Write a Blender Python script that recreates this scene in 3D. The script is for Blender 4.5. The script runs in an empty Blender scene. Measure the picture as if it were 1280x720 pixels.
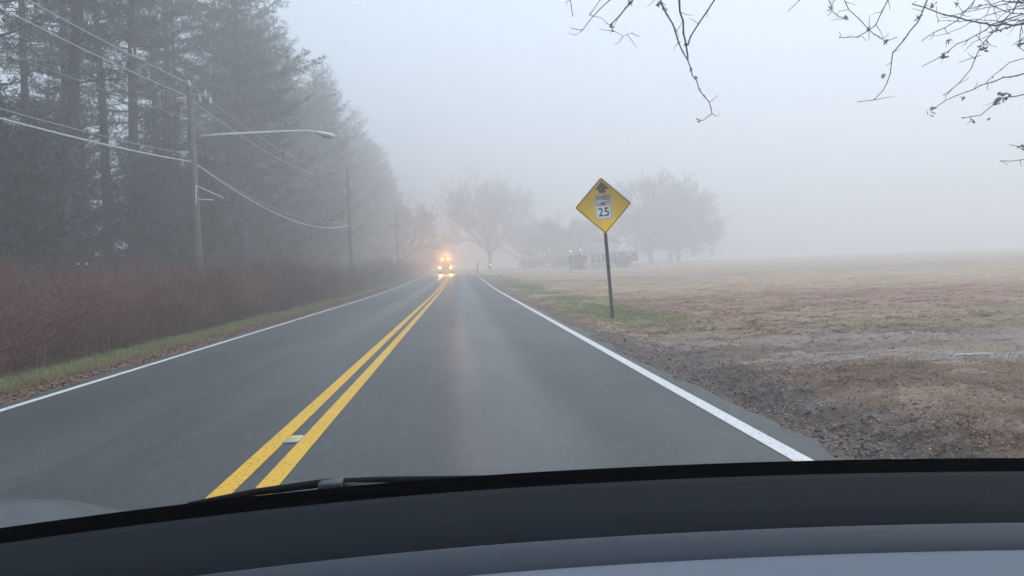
import bpy, math, random
import numpy as np
from mathutils import Vector, Matrix

rnd = random.Random(7)
S = bpy.context.scene
C = S.collection
R = math.radians

# ------------------------------------------------------------------ camera
F = 950.0                       # focal length in pixels of a 1280 wide frame
EYE = Vector((0, 0, 1.25))
ROLL = R(2.4)
fwd_c = Vector((-65, 23, -F)).normalized()                 # world +Y in camera space
up_c = Vector((-math.sin(ROLL), math.cos(ROLL), 0))
up_c = (up_c - fwd_c * up_c.dot(fwd_c)).normalized()
right_c = fwd_c.cross(up_c).normalized()
M3 = Matrix((right_c, fwd_c, up_c))                        # camera -> world
cam_d = bpy.data.cameras.new("camera")
cam = bpy.data.objects.new("camera", cam_d)
C.objects.link(cam)
cam.matrix_world = Matrix.Translation(EYE) @ M3.to_4x4()
cam_d.sensor_width = 36
cam_d.lens = 36 * F / 1280
cam_d.clip_start = 0.05
cam_d.clip_end = 6000
S.camera = cam

# ------------------------------------------------------------------ world
SUN_EL, SUN_AZ = R(52), R(60)
w = bpy.data.worlds.new("World")
S.world = w
w.use_nodes = True
nt = w.node_tree
bg = nt.nodes["Background"]
sky = nt.nodes.new("ShaderNodeTexSky")
sky.sky_type = 'NISHITA'
sky.sun_disc = False
sky.sun_elevation = SUN_EL
sky.sun_rotation = SUN_AZ
sky.air_density = 1.0
sky.dust_density = 6.0
hsv = nt.nodes.new("ShaderNodeHueSaturation")
hsv.inputs["Saturation"].default_value = 0.5
nt.links.new(sky.outputs[0], hsv.inputs["Color"])
mixw = nt.nodes.new("ShaderNodeMix")
mixw.data_type = 'RGBA'
mixw.inputs[0].default_value = 0.75                        # even cloud cover over the sky
mixw.inputs[7].default_value = (7.5, 9.1, 11.1, 1)
nt.links.new(hsv.outputs[0], mixw.inputs[6])
nt.links.new(mixw.outputs[2], bg.inputs[0])
bg.inputs[1].default_value = 0.12

sun_d = bpy.data.lights.new("sun", 'SUN')
sun_d.energy = 0.5
sun_d.angle = R(25)
sun_d.color = (1.0, 0.97, 0.93)
sun = bpy.data.objects.new("sun", sun_d)
C.objects.link(sun)
sd = Vector((math.sin(SUN_AZ) * math.cos(SUN_EL), math.cos(SUN_AZ) * math.cos(SUN_EL), math.sin(SUN_EL)))
sun.rotation_euler = sd.to_track_quat('Z', 'Y').to_euler()

S.view_settings.view_transform = 'Standard'
S.view_settings.look = 'None'
S.view_settings.exposure = 0.19
S.view_settings.gamma = 1.0
S.render.engine = 'CYCLES'
S.cycles.use_denoising = True
S.cycles.max_bounces = 6
S.cycles.diffuse_bounces = 2
S.cycles.glossy_bounces = 2
S.cycles.volume_bounces = 3
S.cycles.transparent_max_bounces = 8
S.cycles.caustics_reflective = False
S.cycles.caustics_refractive = False
S.cycles.sample_clamp_indirect = 4.0

HAZE = 0.0108

# ------------------------------------------------------------------ helpers
def P(px, py, Z):
    """point on the ray through a pixel of the 1280x720 photo, Z metres ahead"""
    d = M3 @ Vector((px - 640, 360 - py, -F))
    return EYE + d * (Z / d.y)

def Xat(px, Z):
    return P(px, 337 - (px - 575) * 0.0419, Z).x

def _hash(ix, iy, seed):
    n = (ix.astype(np.int64) * 374761393 + iy.astype(np.int64) * 668265263 + seed * 974634777) & 0x7fffffff
    n = ((n ^ (n >> 13)) * 1274126177) & 0x7fffffff
    n = n ^ (n >> 16)
    return (n & 0xffff) / 65535.0

def vnoise(x, y, seed=0):
    ix, iy = np.floor(x), np.floor(y)
    fx, fy = x - ix, y - iy
    fx, fy = fx * fx * (3 - 2 * fx), fy * fy * (3 - 2 * fy)
    a, b = _hash(ix, iy, seed), _hash(ix + 1, iy, seed)
    c, d = _hash(ix, iy + 1, seed), _hash(ix + 1, iy + 1, seed)
    return (a * (1 - fx) + b * fx) * (1 - fy) + (c * (1 - fx) + d * fx) * fy

def fbm(x, y, o=4, seed=0):
    s, amp, t = 0, 1.0, 0
    for k in range(o):
        s = s + amp * vnoise(x * 2 ** k, y * 2 ** k, seed + k)
        t += amp
        amp *= 0.5
    return s / t - 0.5

def sstep(a, b, x):
    t = np.clip((np.asarray(x, float) - a) / (b - a), 0, 1)
    return t * t * (3 - 2 * t)

def rise(y):
    return 0.55 * sstep(35, 110, y) + 0.55 * sstep(100, 190, y)

def ground_z(x, y):
    x = np.asarray(x, float); y = np.asarray(y, float)
    z = rise(y)
    r = sstep(2.15, 2.9, x)
    l = sstep(-4.95, -5.9, x)
    z = z - 0.06 + 0.04 * (r + l)
    near = 1 - sstep(18, 60, y)
    z = z + r * near * (0.16 * fbm(x * 0.9, y * 0.9, 3, 3) + 0.16 * np.abs(fbm(x * 2.2, y * 3.1, 4, 9)) + 0.045 * fbm(x * 8, y * 9, 3, 21))
    # eroded dark gutter at the edge of the asphalt
    g = np.exp(-((x - 2.8) / 0.35) ** 2) * (1 - sstep(8, 12, y))
    z = z - 0.13 * g * (0.5 + vnoise(x * 1.3, y * 1.3, 5)) + 0.22 * g * np.clip(fbm(x * 5, y * 5, 3, 31), 0, 1)
    z = z + r * sstep(10, 60, x) * 0.35 * fbm(x * .05, y * .05, 2, 41)
    z = z + l * (0.08 * fbm(x * .8, y * .8, 3, 13)) - 0.25 * sstep(-6.9, -8.2, x) + .55 * sstep(-9, -16, x)
    return z

def gz(x, y):
    return float(ground_z(np.array([x]), np.array([y]))[0])

class Geo:
    def __init__(s):
        s.v, s.f, s.n = [], {3: [], 4: []}, 0
    def add(s, v, f):
        v = np.asarray(v, np.float32).reshape(-1, 3)
        f = np.asarray(f, np.int64)
        s.f[f.shape[1]].append(f + s.n)
        s.v.append(v); s.n += len(v)
    def tube(s, pts, rad, n=6, cap=True):
        pts = [Vector(p) for p in pts]
        if not hasattr(rad, '__len__'):
            rad = [rad] * len(pts)
        vs = []
        ref = None
        for i, p in enumerate(pts):
            t = (pts[min(i + 1, len(pts) - 1)] - pts[max(i - 1, 0)])
            if t.length < 1e-9: t = Vector((0, 0, 1))
            t.normalize()
            if ref is None:
                ref = t.orthogonal().normalized()
            u = (ref - t * ref.dot(t))
            u = u.normalized() if u.length > 1e-6 else t.orthogonal().normalized()
            ref = u
            w_ = t.cross(u)
            for k in range(n):
                a = 2 * math.pi * k / n
                vs.append(p + (u * math.cos(a) + w_ * math.sin(a)) * rad[i])
        fs = []
        for i in range(len(pts) - 1):
            for k in range(n):
                a, b = i * n + k, i * n + (k + 1) % n
                fs.append((a, b, b + n, a + n))
        m = len(vs)
        if cap and n > 2:
            vs += [pts[0], pts[-1]]
            tri = []
            for k in range(n):
                tri.append((m, (k + 1) % n, k))
                tri.append((m + 1, m - n + k, m - n + (k + 1) % n))
            base = s.n
            s.add([tuple(v) for v in vs], fs)
            s.f[3].append(np.asarray(tri, np.int64) + base)
        else:
            s.add([tuple(v) for v in vs], fs)
    def box(s, lo, hi, M=None):
        x0, y0, z0 = lo; x1, y1, z1 = hi
        v = [Vector(p) for p in ((x0,y0,z0),(x1,y0,z0),(x1,y1,z0),(x0,y1,z0),(x0,y0,z1),(x1,y0,z1),(x1,y1,z1),(x0,y1,z1))]
        if M is not None: v = [M @ p for p in v]
        s.add([tuple(p) for p in v], [(0,3,2,1),(4,5,6,7),(0,1,5,4),(1,2,6,5),(2,3,7,6),(3,0,4,7)])
    def prism(s, poly, y0, y1):
        """poly of (x,z) counter clockwise seen from -y, extruded from y0 to y1"""
        n = len(poly)
        v = [(x, y0, z) for x, z in poly] + [(x, y1, z) for x, z in poly]
        s.add(v, [(i, (i + 1) % n, n + (i + 1) % n, n + i) for i in range(n)])
        b = s.n - 2 * n
        t = []
        for i in range(1, n - 1):
            t += [(0, i, i + 1), (n, n + i + 1, n + i)]
        s.f[3].append(np.asarray(t, np.int64) + b)
    def ribbons(s, a, b, wd, seed=0, taper=0.5):
        """thin flat strips from a to b (N,3), width wd"""
        a = np.asarray(a, float); b = np.asarray(b, float)
        if len(a) == 0: return
        rg = np.random.RandomState(seed)
        d = b - a
        r = rg.normal(size=a.shape)
        p = np.cross(d, r)
        p /= (np.linalg.norm(p, axis=1, keepdims=True) + 1e-9)
        wd = np.broadcast_to(np.asarray(wd, float), (len(a),))[:, None] * 0.5
        v = np.stack([a - p * wd, a + p * wd, b + p * wd * taper, b - p * wd * taper], 1).reshape(-1, 3)
        s.add(v, np.arange(len(a) * 4).reshape(-1, 4))
    def blades(s, a, b, wd, seed=0):
        a = np.asarray(a, float); b = np.asarray(b, float)
        rg = np.random.RandomState(seed)
        p = np.cross(b - a, rg.normal(size=a.shape))
        p /= (np.linalg.norm(p, axis=1, keepdims=True) + 1e-9)
        wd = np.broadcast_to(np.asarray(wd, float), (len(a),))[:, None] * 0.5
        v = np.stack([a - p * wd, a + p * wd, b], 1).reshape(-1, 3)
        s.add(v, np.arange(len(a) * 3).reshape(-1, 3))
    def mesh(s, name, mat, smooth=False):
        me = bpy.data.meshes.new(name)
        v = np.concatenate(s.v)
        q = np.concatenate(s.f[4]) if s.f[4] else np.zeros((0, 4), int)
        t = np.concatenate(s.f[3]) if s.f[3] else np.zeros((0, 3), int)
        me.vertices.add(len(v)); me.vertices.foreach_set("co", v.ravel().astype(np.float32))
        loops = np.concatenate([q.ravel(), t.ravel()]).astype(np.int32)
        me.loops.add(len(loops)); me.loops.foreach_set("vertex_index", loops)
        st = np.concatenate([np.arange(len(q)) * 4, len(q) * 4 + np.arange(len(t)) * 3]).astype(np.int32)
        me.polygons.add(len(st)); me.polygons.foreach_set("loop_start", st)
        me.update(calc_edges=True)
        me.validate()
        if smooth: me.polygons.foreach_set("use_smooth", np.ones(len(me.polygons), bool))
        if mat: me.materials.append(mat)
        return me
    def obj(s, name, mat, parent=None, smooth=False, bevel=0):
        o = bpy.data.objects.new(name, s.mesh(name, mat, smooth))
        C.objects.link(o)
        if parent is not None: o.parent = parent
        if bevel:
            m = o.modifiers.new("bevel", 'BEVEL'); m.width = bevel; m.segments = 2; m.limit_method = 'ANGLE'
        return o

def tag(o, label=None, cat=None, group=None, kind=None):
    if label: o["label"] = label
    if cat: o["category"] = cat
    if group: o["group"] = group
    if kind: o["kind"] = kind
    return o

def empty(name, loc=(0, 0, 0), rz=0):
    o = bpy.data.objects.new(name, None)
    C.objects.link(o)
    o.location = loc
    o.rotation_euler = (0, 0, rz)
    o.empty_display_size = 0.2
    return o

def copy_tree(o, parent=None):
    c = o.copy(); C.objects.link(c); c.parent = parent
    for ch in list(o.children): copy_tree(ch, c)
    return c

# ------------------------------------------------------------------ materials
def mat(name, col, rough=0.8, spec=0.3, var=0.0, scale=4.0, bump=0.0, metal=0.0, emit=None, coat=0.0, col2=None, detail=4):
    m = bpy.data.materials.new(name)
    m.use_nodes = True
    n, l = m.node_tree.nodes, m.node_tree.links
    b = n["Principled BSDF"]
    b.inputs["Base Color"].default_value = (*col, 1)
    b.inputs["Roughness"].default_value = rough
    b.inputs["Specular IOR Level"].default_value = spec
    b.inputs["Metallic"].default_value = metal
    b.inputs["Coat Weight"].default_value = coat
    if emit:
        b.inputs["Emission Color"].default_value = (*emit[0], 1)
        b.inputs["Emission Strength"].default_value = emit[1]
    if var or bump or col2:
        g = n.new("ShaderNodeNewGeometry")
        nz = n.new("ShaderNodeTexNoise")
        nz.inputs["Scale"].default_value = scale
        nz.inputs["Detail"].default_value = detail
        l.new(g.outputs["Position"], nz.inputs["Vector"])
        if var or col2:
            r = n.new("ShaderNodeValToRGB")
            c2 = col2 or tuple(c * (1 + var) for c in col)
            c1 = tuple(c * (1 - var) for c in col)
            r.color_ramp.elements[0].position = 0.35
            r.color_ramp.elements[1].position = 0.65
            r.color_ramp.elements[0].color = (*c1, 1)
            r.color_ramp.elements[1].color = (*c2, 1)
            l.new(nz.outputs["Fac"], r.inputs[0])
            l.new(r.outputs[0], b.inputs["Base Color"])
        if bump:
            bp = n.new("ShaderNodeBump")
            bp.inputs["Strength"].default_value = bump
            bp.inputs["Distance"].default_value = 0.02
            l.new(nz.outputs["Fac"], bp.inputs["Height"])
            l.new(bp.outputs[0], b.inputs["Normal"])
    return m

class NG:
    """tiny helper for node graphs"""
    def __init__(s, m):
        s.t = m.node_tree; s.n = s.t.nodes; s.l = s.t.links
        g = s.n.new("ShaderNodeNewGeometry")
        sp = s.n.new("ShaderNodeSeparateXYZ")
        s.pos = g.outputs["Position"]
        s.l.new(s.pos, sp.inputs[0])
        s.x, s.y, s.z = sp.outputs[0], sp.outputs[1], sp.outputs[2]
    def put(s, sock, v):
        if hasattr(v, 'is_linked') or hasattr(v, 'links'): s.l.new(v, sock)
        else: sock.default_value = v
    def math(s, op, a, b=0.0, clamp=False):
        n = s.n.new("ShaderNodeMath"); n.operation = op; n.use_clamp = clamp
        s.put(n.inputs[0], a); s.put(n.inputs[1], b)
        return n.outputs[0]
    def step(s, v, a, b):
        n = s.n.new("ShaderNodeMapRange"); n.interpolation_type = 'SMOOTHSTEP'
        s.put(n.inputs[0], v)
        lo, hi = (0, 1)
        if a > b: a, b, lo, hi = b, a, 1, 0
        n.inputs[1].default_value = a; n.inputs[2].default_value = b
        n.inputs[3].default_value = lo; n.inputs[4].default_value = hi
        return n.outputs[0]
    def noise(s, scale, detail=4, stretch=(1, 1, 1), rough=0.55, off=(0, 0, 0)):
        mp = s.n.new("ShaderNodeMapping")
        mp.inputs["Scale"].default_value = stretch
        mp.inputs["Location"].default_value = off
        s.l.new(s.pos, mp.inputs[0])
        n = s.n.new("ShaderNodeTexNoise")
        n.inputs["Scale"].default_value = scale
        n.inputs["Detail"].default_value = detail
        n.inputs["Roughness"].default_value = rough
        s.l.new(mp.outputs[0], n.inputs["Vector"])
        return n.outputs["Fac"]
    def ramp(s, v, stops):
        n = s.n.new("ShaderNodeValToRGB")
        e = n.color_ramp.elements
        e[0].position, e[0].color = stops[0][0], (*stops[0][1], 1)
        e[1].position, e[1].color = stops[-1][0], (*stops[-1][1], 1)
        for p, c in stops[1:-1]:
            k = e.new(p); k.color = (*c, 1)
        s.put(n.inputs[0], v)
        return n.outputs[0]
    def mix(s, f, a, b):
        n = s.n.new("ShaderNodeMix"); n.data_type = 'RGBA'
        s.put(n.inputs[0], f)
        for k, v in ((6, a), (7, b)):
            if isinstance(v, tuple): n.inputs[k].default_value = (*v, 1)
            else: s.l.new(v, n.inputs[k])
        return n.outputs[2]
    def bump(s, h, strength, dist, nrm=None):
        n = s.n.new("ShaderNodeBump")
        n.inputs["Strength"].default_value = strength
        n.inputs["Distance"].default_value = dist
        s.l.new(h, n.inputs["Height"])
        if nrm is not None: s.l.new(nrm, n.inputs["Normal"])
        return n.outputs[0]

def ground_material(name, blade=False):
    m = bpy.data.materials.new(name); m.use_nodes = True
    g = NG(m); b = g.n["Principled BSDF"]
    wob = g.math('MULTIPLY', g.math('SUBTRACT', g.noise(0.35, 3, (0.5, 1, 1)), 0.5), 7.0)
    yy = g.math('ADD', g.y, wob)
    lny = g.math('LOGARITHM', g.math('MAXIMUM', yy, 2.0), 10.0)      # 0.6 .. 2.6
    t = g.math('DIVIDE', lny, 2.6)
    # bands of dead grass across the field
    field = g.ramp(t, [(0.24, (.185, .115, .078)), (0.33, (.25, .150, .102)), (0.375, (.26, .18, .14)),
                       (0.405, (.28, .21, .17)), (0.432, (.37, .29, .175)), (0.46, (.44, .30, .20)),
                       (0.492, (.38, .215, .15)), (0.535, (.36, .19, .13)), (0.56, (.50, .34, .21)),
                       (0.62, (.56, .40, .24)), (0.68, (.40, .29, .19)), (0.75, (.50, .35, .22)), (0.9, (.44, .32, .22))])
    patch = g.noise(0.55, 5, (0.35, 1, 1), 0.6, (11, 3, 0))
    field = g.mix(g.step(patch, 0.42, 0.66), field, g.mix(0.55, field, (.46, .36, .27)))
    dk = g.noise(1.7, 5, (0.5, 1.2, 1), 0.65, (3, 9, 0))
    field = g.mix(g.math('MULTIPLY', g.step(dk, 0.48, 0.62), 0.65), field, (.12, .075, .055))
    gr = g.noise(0.22, 3, (1, 1, 1), 0.5, (31, 9, 0))
    field = g.mix(g.math('MULTIPLY', g.step(gr, 0.53, 0.68), 0.5), field, (.20, .19, .10))
    mo = g.noise(2.6, 6, (.55, 1.3, 1), .62, (17, 5, 0))
    field = g.mix(g.math('MULTIPLY', g.step(mo, .56, .66), g.math('MULTIPLY', g.step(yy, 16, 8), .55)), field, (.46, .36, .30))
    mo2 = g.noise(1.5, 5, (.6, 1.3, 1), .6, (2, 25, 0))
    field = g.mix(g.math('MULTIPLY', g.step(mo2, .54, .64), g.math('MULTIPLY', g.step(yy, 11, 6), .65)), field, (.155, .13, .07))
    # wheel-worn grey earth track that meets the road
    ty = g.math('ADD', g.math('ADD', g.y, g.math('MULTIPLY', g.x, 0.16)), g.math('MULTIPLY', g.math('SUBTRACT', g.noise(0.6, 4), 0.5), 3.0))
    track = g.math('MULTIPLY', g.step(ty, 10.9, 11.3), g.step(ty, 12.6, 12.0))
    track2 = g.math('MULTIPLY', g.step(ty, 9.0, 9.4), g.step(ty, 10.3, 9.9))
    tr = g.math('MULTIPLY', g.math('MAXIMUM', track, track2), g.step(g.x, 2.2, 3.0))
    field = g.mix(g.math('MULTIPLY', tr, 0.65), field, g.ramp(g.noise(5, 4, (.3, 1, 1)), [(.35, (.17, .135, .115)), (.6, (.36, .30, .26))]))
    # grass verge on the far side of the track
    vw = g.math('ADD', g.x, g.math('MULTIPLY', g.math('SUBTRACT', g.noise(0.5, 4), 0.5), 3.0))
    verge = g.math('MULTIPLY', g.math('MULTIPLY', g.step(vw, 5.4, 4.5), g.step(vw, 2.6, 3.4)), g.step(yy, 12.5, 18.0))
    field = g.mix(g.math('MULTIPLY', verge, 0.8), field, g.ramp(g.noise(2.2, 4), [(.3, (.20, .26, .09)), (.7, (.33, .36, .15))]))
    # wet dark gravel and mud against the asphalt
    mw = g.math('ADD', g.x, g.math('MULTIPLY', g.math('SUBTRACT', g.noise(1.6, 5), 0.5), 1.6))
    mud = g.math('MULTIPLY', g.step(mw, 3.7, 3.0), g.step(yy, 13, 7.5))
    field = g.mix(g.math('MULTIPLY', mud, 0.85), field, g.ramp(g.noise(7, 5), [(.38, (.022, .021, .021)), (.62, (.12, .100, .088))]))
    edge = g.math('MULTIPLY', g.step(mw, 3.0, 2.4), 0.8)
    field = g.mix(edge, field, (.14, .105, .085))
    # the other side of the road
    lx = g.math('ADD', g.x, g.math('MULTIPLY', g.math('SUBTRACT', g.noise(0.9, 4), 0.5), 0.7))
    green = g.ramp(g.noise(1.8, 5), [(.3, (.16, .19, .06)), (.55, (.25, .285, .095)), (.75, (.29, .25, .12))])
    litter = g.ramp(g.noise(3.5, 5), [(.3, (.20, .09, .05)), (.7, (.32, .18, .11))])
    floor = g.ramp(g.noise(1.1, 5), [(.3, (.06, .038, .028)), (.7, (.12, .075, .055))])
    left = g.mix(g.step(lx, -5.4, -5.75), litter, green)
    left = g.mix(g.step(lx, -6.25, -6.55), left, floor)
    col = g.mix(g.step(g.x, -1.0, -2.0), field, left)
    if not blade:
        fine = g.noise(26, 5, (1, 1, 1), 0.7)
        col = g.mix(g.math('MULTIPLY', g.step(fine, 0.55, 0.35), 0.45), col, g.mix(0.65, col, (.05, .04, .035)))
        h = g.math('ADD', g.math('MULTIPLY', g.noise(14, 5, (.6, 1, 1), .7), .7), g.math('MULTIPLY', g.noise(60, 3), .3))
        nb = g.bump(h, 0.9, 0.05)
        g.l.new(nb, b.inputs["Normal"])
        g.put(b.inputs["Roughness"], g.math('SUBTRACT', 0.85, g.math('MULTIPLY', g.math('MAXIMUM', mud, tr), 0.35)))
    else:
        rv = g.n.new("ShaderNodeNewGeometry").outputs["Random Per Island"]
        col = g.mix(g.math('MULTIPLY', rv, 0.5), col, g.mix(0.5, col, (.55, .45, .33)))
        b.inputs["Roughness"].default_value = 0.8
    b.inputs["Specular IOR Level"].default_value = 0.25
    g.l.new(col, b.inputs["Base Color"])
    return m

def road_material():
    m = bpy.data.materials.new("asphalt"); m.use_nodes = True
    g = NG(m); b = g.n["Principled BSDF"]
    big = g.noise(0.35, 4, (1, 0.12, 1))
    sp = g.noise(90, 3)
    # the wheel tracks are a little more polished than the middle of each lane
    col = g.ramp(g.math('ADD', g.math('MULTIPLY', big, 0.7), g.math('MULTIPLY', sp, 0.3)),
                 [(.36, (.024, .028, .030)), (.5, (.046, .053, .055)), (.64, (.082, .090, .091))])
    stain = g.noise(1.1, 5, (1, 0.5, 1), 0.6, (5, 5, 0))
    col = g.mix(g.math('MULTIPLY', g.step(stain, .58, .72), .5), col, (.022, .024, .027))
    med = g.noise(9, 6, (1, .45, 1), .7)
    col = g.mix(g.math('MULTIPLY', g.step(med, .54, .68), .45), col, (.105, .112, .112))
    crk = g.noise(2.4, 6, (1, .3, 1), .6, (9, 2, 0))
    col = g.mix(g.math('MULTIPLY', g.math('MULTIPLY', g.step(crk, .487, .498), g.step(crk, .513, .502)), .5), col, (.012, .013, .014))
    grit = g.noise(220, 2)
    col = g.mix(g.math('MULTIPLY', g.step(grit, .60, .72), .35), col, (.14, .14, .14))
    g.l.new(col, b.inputs["Base Color"])
    wx = g.math('ADD', g.x, g.math('MULTIPLY', g.math('SUBTRACT', g.noise(.3, 3, (1, .2, 1)), .5), .8))
    wheel = g.math('MAXIMUM',
                   g.math('MULTIPLY', g.step(wx, -.35, .1), g.step(wx, 1.0, .5)),
                   g.math('MULTIPLY', g.step(wx, -2.9, -2.6), g.step(wx, -1.9, -2.3)))
    rg = g.math('ADD', 0.38, g.math('MULTIPLY', g.noise(0.8, 4, (1, .25, 1), .6, (7, 1, 0)), .22))
    rg = g.math('SUBTRACT', rg, g.math('MULTIPLY', wheel, .15))
    g.l.new(rg, b.inputs["Roughness"])
    b.inputs["Specular IOR Level"].default_value = 0.5
    g.l.new(g.bump(g.noise(120, 3), .35, .006), b.inputs["Normal"])
    return m

def paint_material(name, col):
    m = bpy.data.materials.new(name); m.use_nodes = True
    g = NG(m); b = g.n["Principled BSDF"]
    worn = g.math('MULTIPLY', g.step(g.noise(38, 5, (1, .6, 1), .7), .53, .66), .65)
    c = g.mix(worn, col, (.09, .09, .085))
    c = g.mix(g.math('MULTIPLY', g.step(g.noise(1.5, 4), .35, .7), .18), c, tuple(v * .6 for v in col))
    g.l.new(c, b.inputs["Base Color"])
    b.inputs["Roughness"].default_value = .5
    b.inputs["Specular IOR Level"].default_value = .35
    return m

M = {}
M['ground'] = ground_material("earth and dead grass")
M['blade'] = ground_material("grass blades", True)
M['road'] = road_material()
M['white'] = paint_material("white road paint", (.78, .78, .76))
M['yellow'] = paint_material("yellow road paint", (.80, .47, .035))
M['bark'] = mat("pine bark", (.075, .062, .055), .9, .2, .45, 7, .8)
M['bark2'] = mat("grey bark", (.10, .09, .085), .9, .2, .35, 9, .6)
M['twig'] = mat("twigs", (.095, .080, .075), .85, .2, .25, 3)
M['needle'] = mat("pine needles", (.028, .070, .044), .75, .25, .35, .7, col2=(.062, .122, .064))
M['needle2'] = mat("hemlock needles", (.024, .050, .034), .75, .25, .35, .9, col2=(.050, .085, .048))
M['brush'] = mat("thicket stems", (.145, .080, .058), .85, .2, .3, .8, col2=(.26, .130, .098))
M['pole'] = mat("weathered pole wood", (.17, .145, .13), .85, .25, .3, 12, .6)
M['alu'] = mat("dull aluminium", (.82, .83, .84), .55, .4, .06, 8)
M['galv'] = mat("galvanised steel", (.5, .51, .52), .55, .4, .15, 20)
M['cable'] = mat("cable sheath", (.36, .37, .38), .6, .3)
M['cable_l'] = mat("bare cable", (.60, .61, .62), .55, .3)
M['porcelain'] = mat("porcelain", (.6, .6, .6), .4, .4)
M['signy'] = mat("sign yellow sheeting", (1.0, .60, .004), .5, .15, .06, 5)
M['signb'] = mat("sign black", (.016, .015, .017), .5, .3)
M['signw'] = mat("sign white sheeting", (.80, .80, .79), .45, .4, .05, 5)
M['post'] = mat("dark steel post", (.07, .065, .06), .7, .4, .5, 18, .4)
M['black'] = mat("black trim felt", (.0009, .0009, .0014), 1.0, .0)
M['rubber'] = mat("wiper rubber", (.006, .006, .007), .7, .12)
M['dash'] = mat("dashboard pad", (.0105, .0135, .0175), .85, .08, .05, 300, .05)
M['hoodpad'] = mat("moulded pad with painted sky reflection", (.150, .170, .205), .8, .15, .04, 300, .05)  # base grey lightened to stand in for sky reflected in the pad
M['bonnet'] = mat("grey car paint", (.09, .10, .11), .4, .5, coat=.5)

# ------------------------------------------------------------------ ground
def axis(segs):
    out = []
    for a, b, st in segs:
        out.append(np.arange(a, b, st))
    out.append(np.array([segs[-1][1]]))
    return np.concatenate(out)

def sheet(xs, ys, zf):
    X, Y = np.meshgrid(xs, ys)
    Z = zf(X, Y)
    v = np.stack([X, Y, Z], -1).reshape(-1, 3)
    nx, ny = len(xs), len(ys)
    i = np.arange(ny - 1)[:, None] * nx + np.arange(nx - 1)[None, :]
    i = i.ravel()
    f = np.stack([i, i + 1, i + nx + 1, i + nx], 1)
    g = Geo(); g.add(v, f)
    return g

xs = axis([(-900, -60, 20), (-60, -16, 1.5), (-16, -4.5, .25), (-4.5, 2.1, .6), (2.1, 5.0, .035), (5.0, 12, .07), (12, 24, .25), (24, 60, 1.5), (60, 900, 20)])
ys = axis([(-300, -10, 10), (-10, 3, 1.0), (3, 12, .045), (12, 24, .11), (24, 60, .5), (60, 260, 2), (260, 1000, 20)])
gobj = sheet(xs, ys, ground_z).obj("ground", M['ground'], smooth=True)
tag(gobj, kind="structure")

def crown(x):
    return 0.0
ry = axis([(-60, 30, 2), (30, 260, 2), (260, 700, 10)])
def strip(name, x0, x1, lift, m, wob=0.0, seed=0):
    n = 14 if wob else 2
    xsr = np.linspace(x0, x1, n)
    rr = ry if not wob else axis([(-30, 3, 1), (3, 20, .08), (20, 60, .25), (60, 260, 2), (260, 700, 10)])
    def zf(X, Y): return rise(Y) + lift
    X, Y = np.meshgrid(xsr, rr)
    if wob:
        X[:, -1] += wob * fbm(Y[:, -1] * 1.4, Y[:, -1] * 0 + 3, 4, seed) * 2
        X[:, 0] += wob * fbm(Y[:, 0] * 1.4, Y[:, 0] * 0 + 9, 4, seed + 5) * 1.2
    v = np.stack([X, Y, zf(X, Y)], -1).reshape(-1, 3)
    nx, ny = X.shape[1], X.shape[0]
    i = (np.arange(ny - 1)[:, None] * nx + np.arange(nx - 1)[None, :]).ravel()
    g = Geo(); g.add(v, np.stack([i, i + 1, i + nx + 1, i + nx], 1))
    o = g.obj(name, m, smooth=True)
    tag(o, kind="structure")
    return o
strip("road", -4.95, 2.25, 0.0, M['road'], .16, 3)
strip("road_edge_line", 1.98, 2.10, .004, M['white'])
strip("road_edge_line", -4.78, -4.68, .004, M['white'])
strip("road_centre_line", -1.505, -1.375, .004, M['yellow'])
strip("road_centre_line", -1.265, -1.135, .004, M['yellow'])

# puddle of standing water on the worn track
def puddle(cx, cy, rx, ry_, seed):
    g = Geo(); n = 40
    z = max(gz(cx + dx * rx * .6, cy + dy * ry_ * .6) for dx in (-1, 0, 1) for dy in (-1, 0, 1)) - .035
    v = [(cx, cy, z)]
    for k in range(n):
        a = 2 * math.pi * k / n
        q = 1 + .35 * math.sin(3 * a + seed) + .2 * math.sin(5 * a + 2 * seed)
        v.append((cx + rx * q * math.cos(a), cy + ry_ * q * math.sin(a), z))
    g.add(v, [(0, 1 + k, 1 + (k + 1) % n) for k in range(n)])
    o = g.obj("puddle_water", M['puddle'])
    tag(o, kind="structure")
M['puddle'] = mat("muddy water", (.25, .22, .20), .35, .35)
pp = P(1145, 453, 8.7); puddle(pp.x, 8.6, .62, .26, 1.0)
pp = P(1262, 452, 8.9); puddle(pp.x + .2, 8.2, .5, .22, 2.4)

# ------------------------------------------------------------------ grass and leaves (uncountable)
def scatter_blades(name, xf, yf, n, hmin, hmax, wd, seed, keep=None, lean=.5, mat_=None):
    rg = np.random.RandomState(seed)
    x, y = xf(rg, n), yf(rg, n)
    if keep is not None:
        k = keep(x, y, rg); x, y = x[k], y[k]
    z = ground_z(x, y) - .01
    n = len(x)
    h = rg.uniform(hmin, hmax, n)
    a = np.stack([x, y, z], 1)
    d = rg.normal(size=(n, 2)) * lean
    b = a + np.stack([d[:, 0] * h, d[:, 1] * h, h], 1)
    g = Geo(); g.blades(a, b, wd * (1 + y / 14), seed)
    o = g.obj(name, mat_ or M['blade'])
    return o
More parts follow.
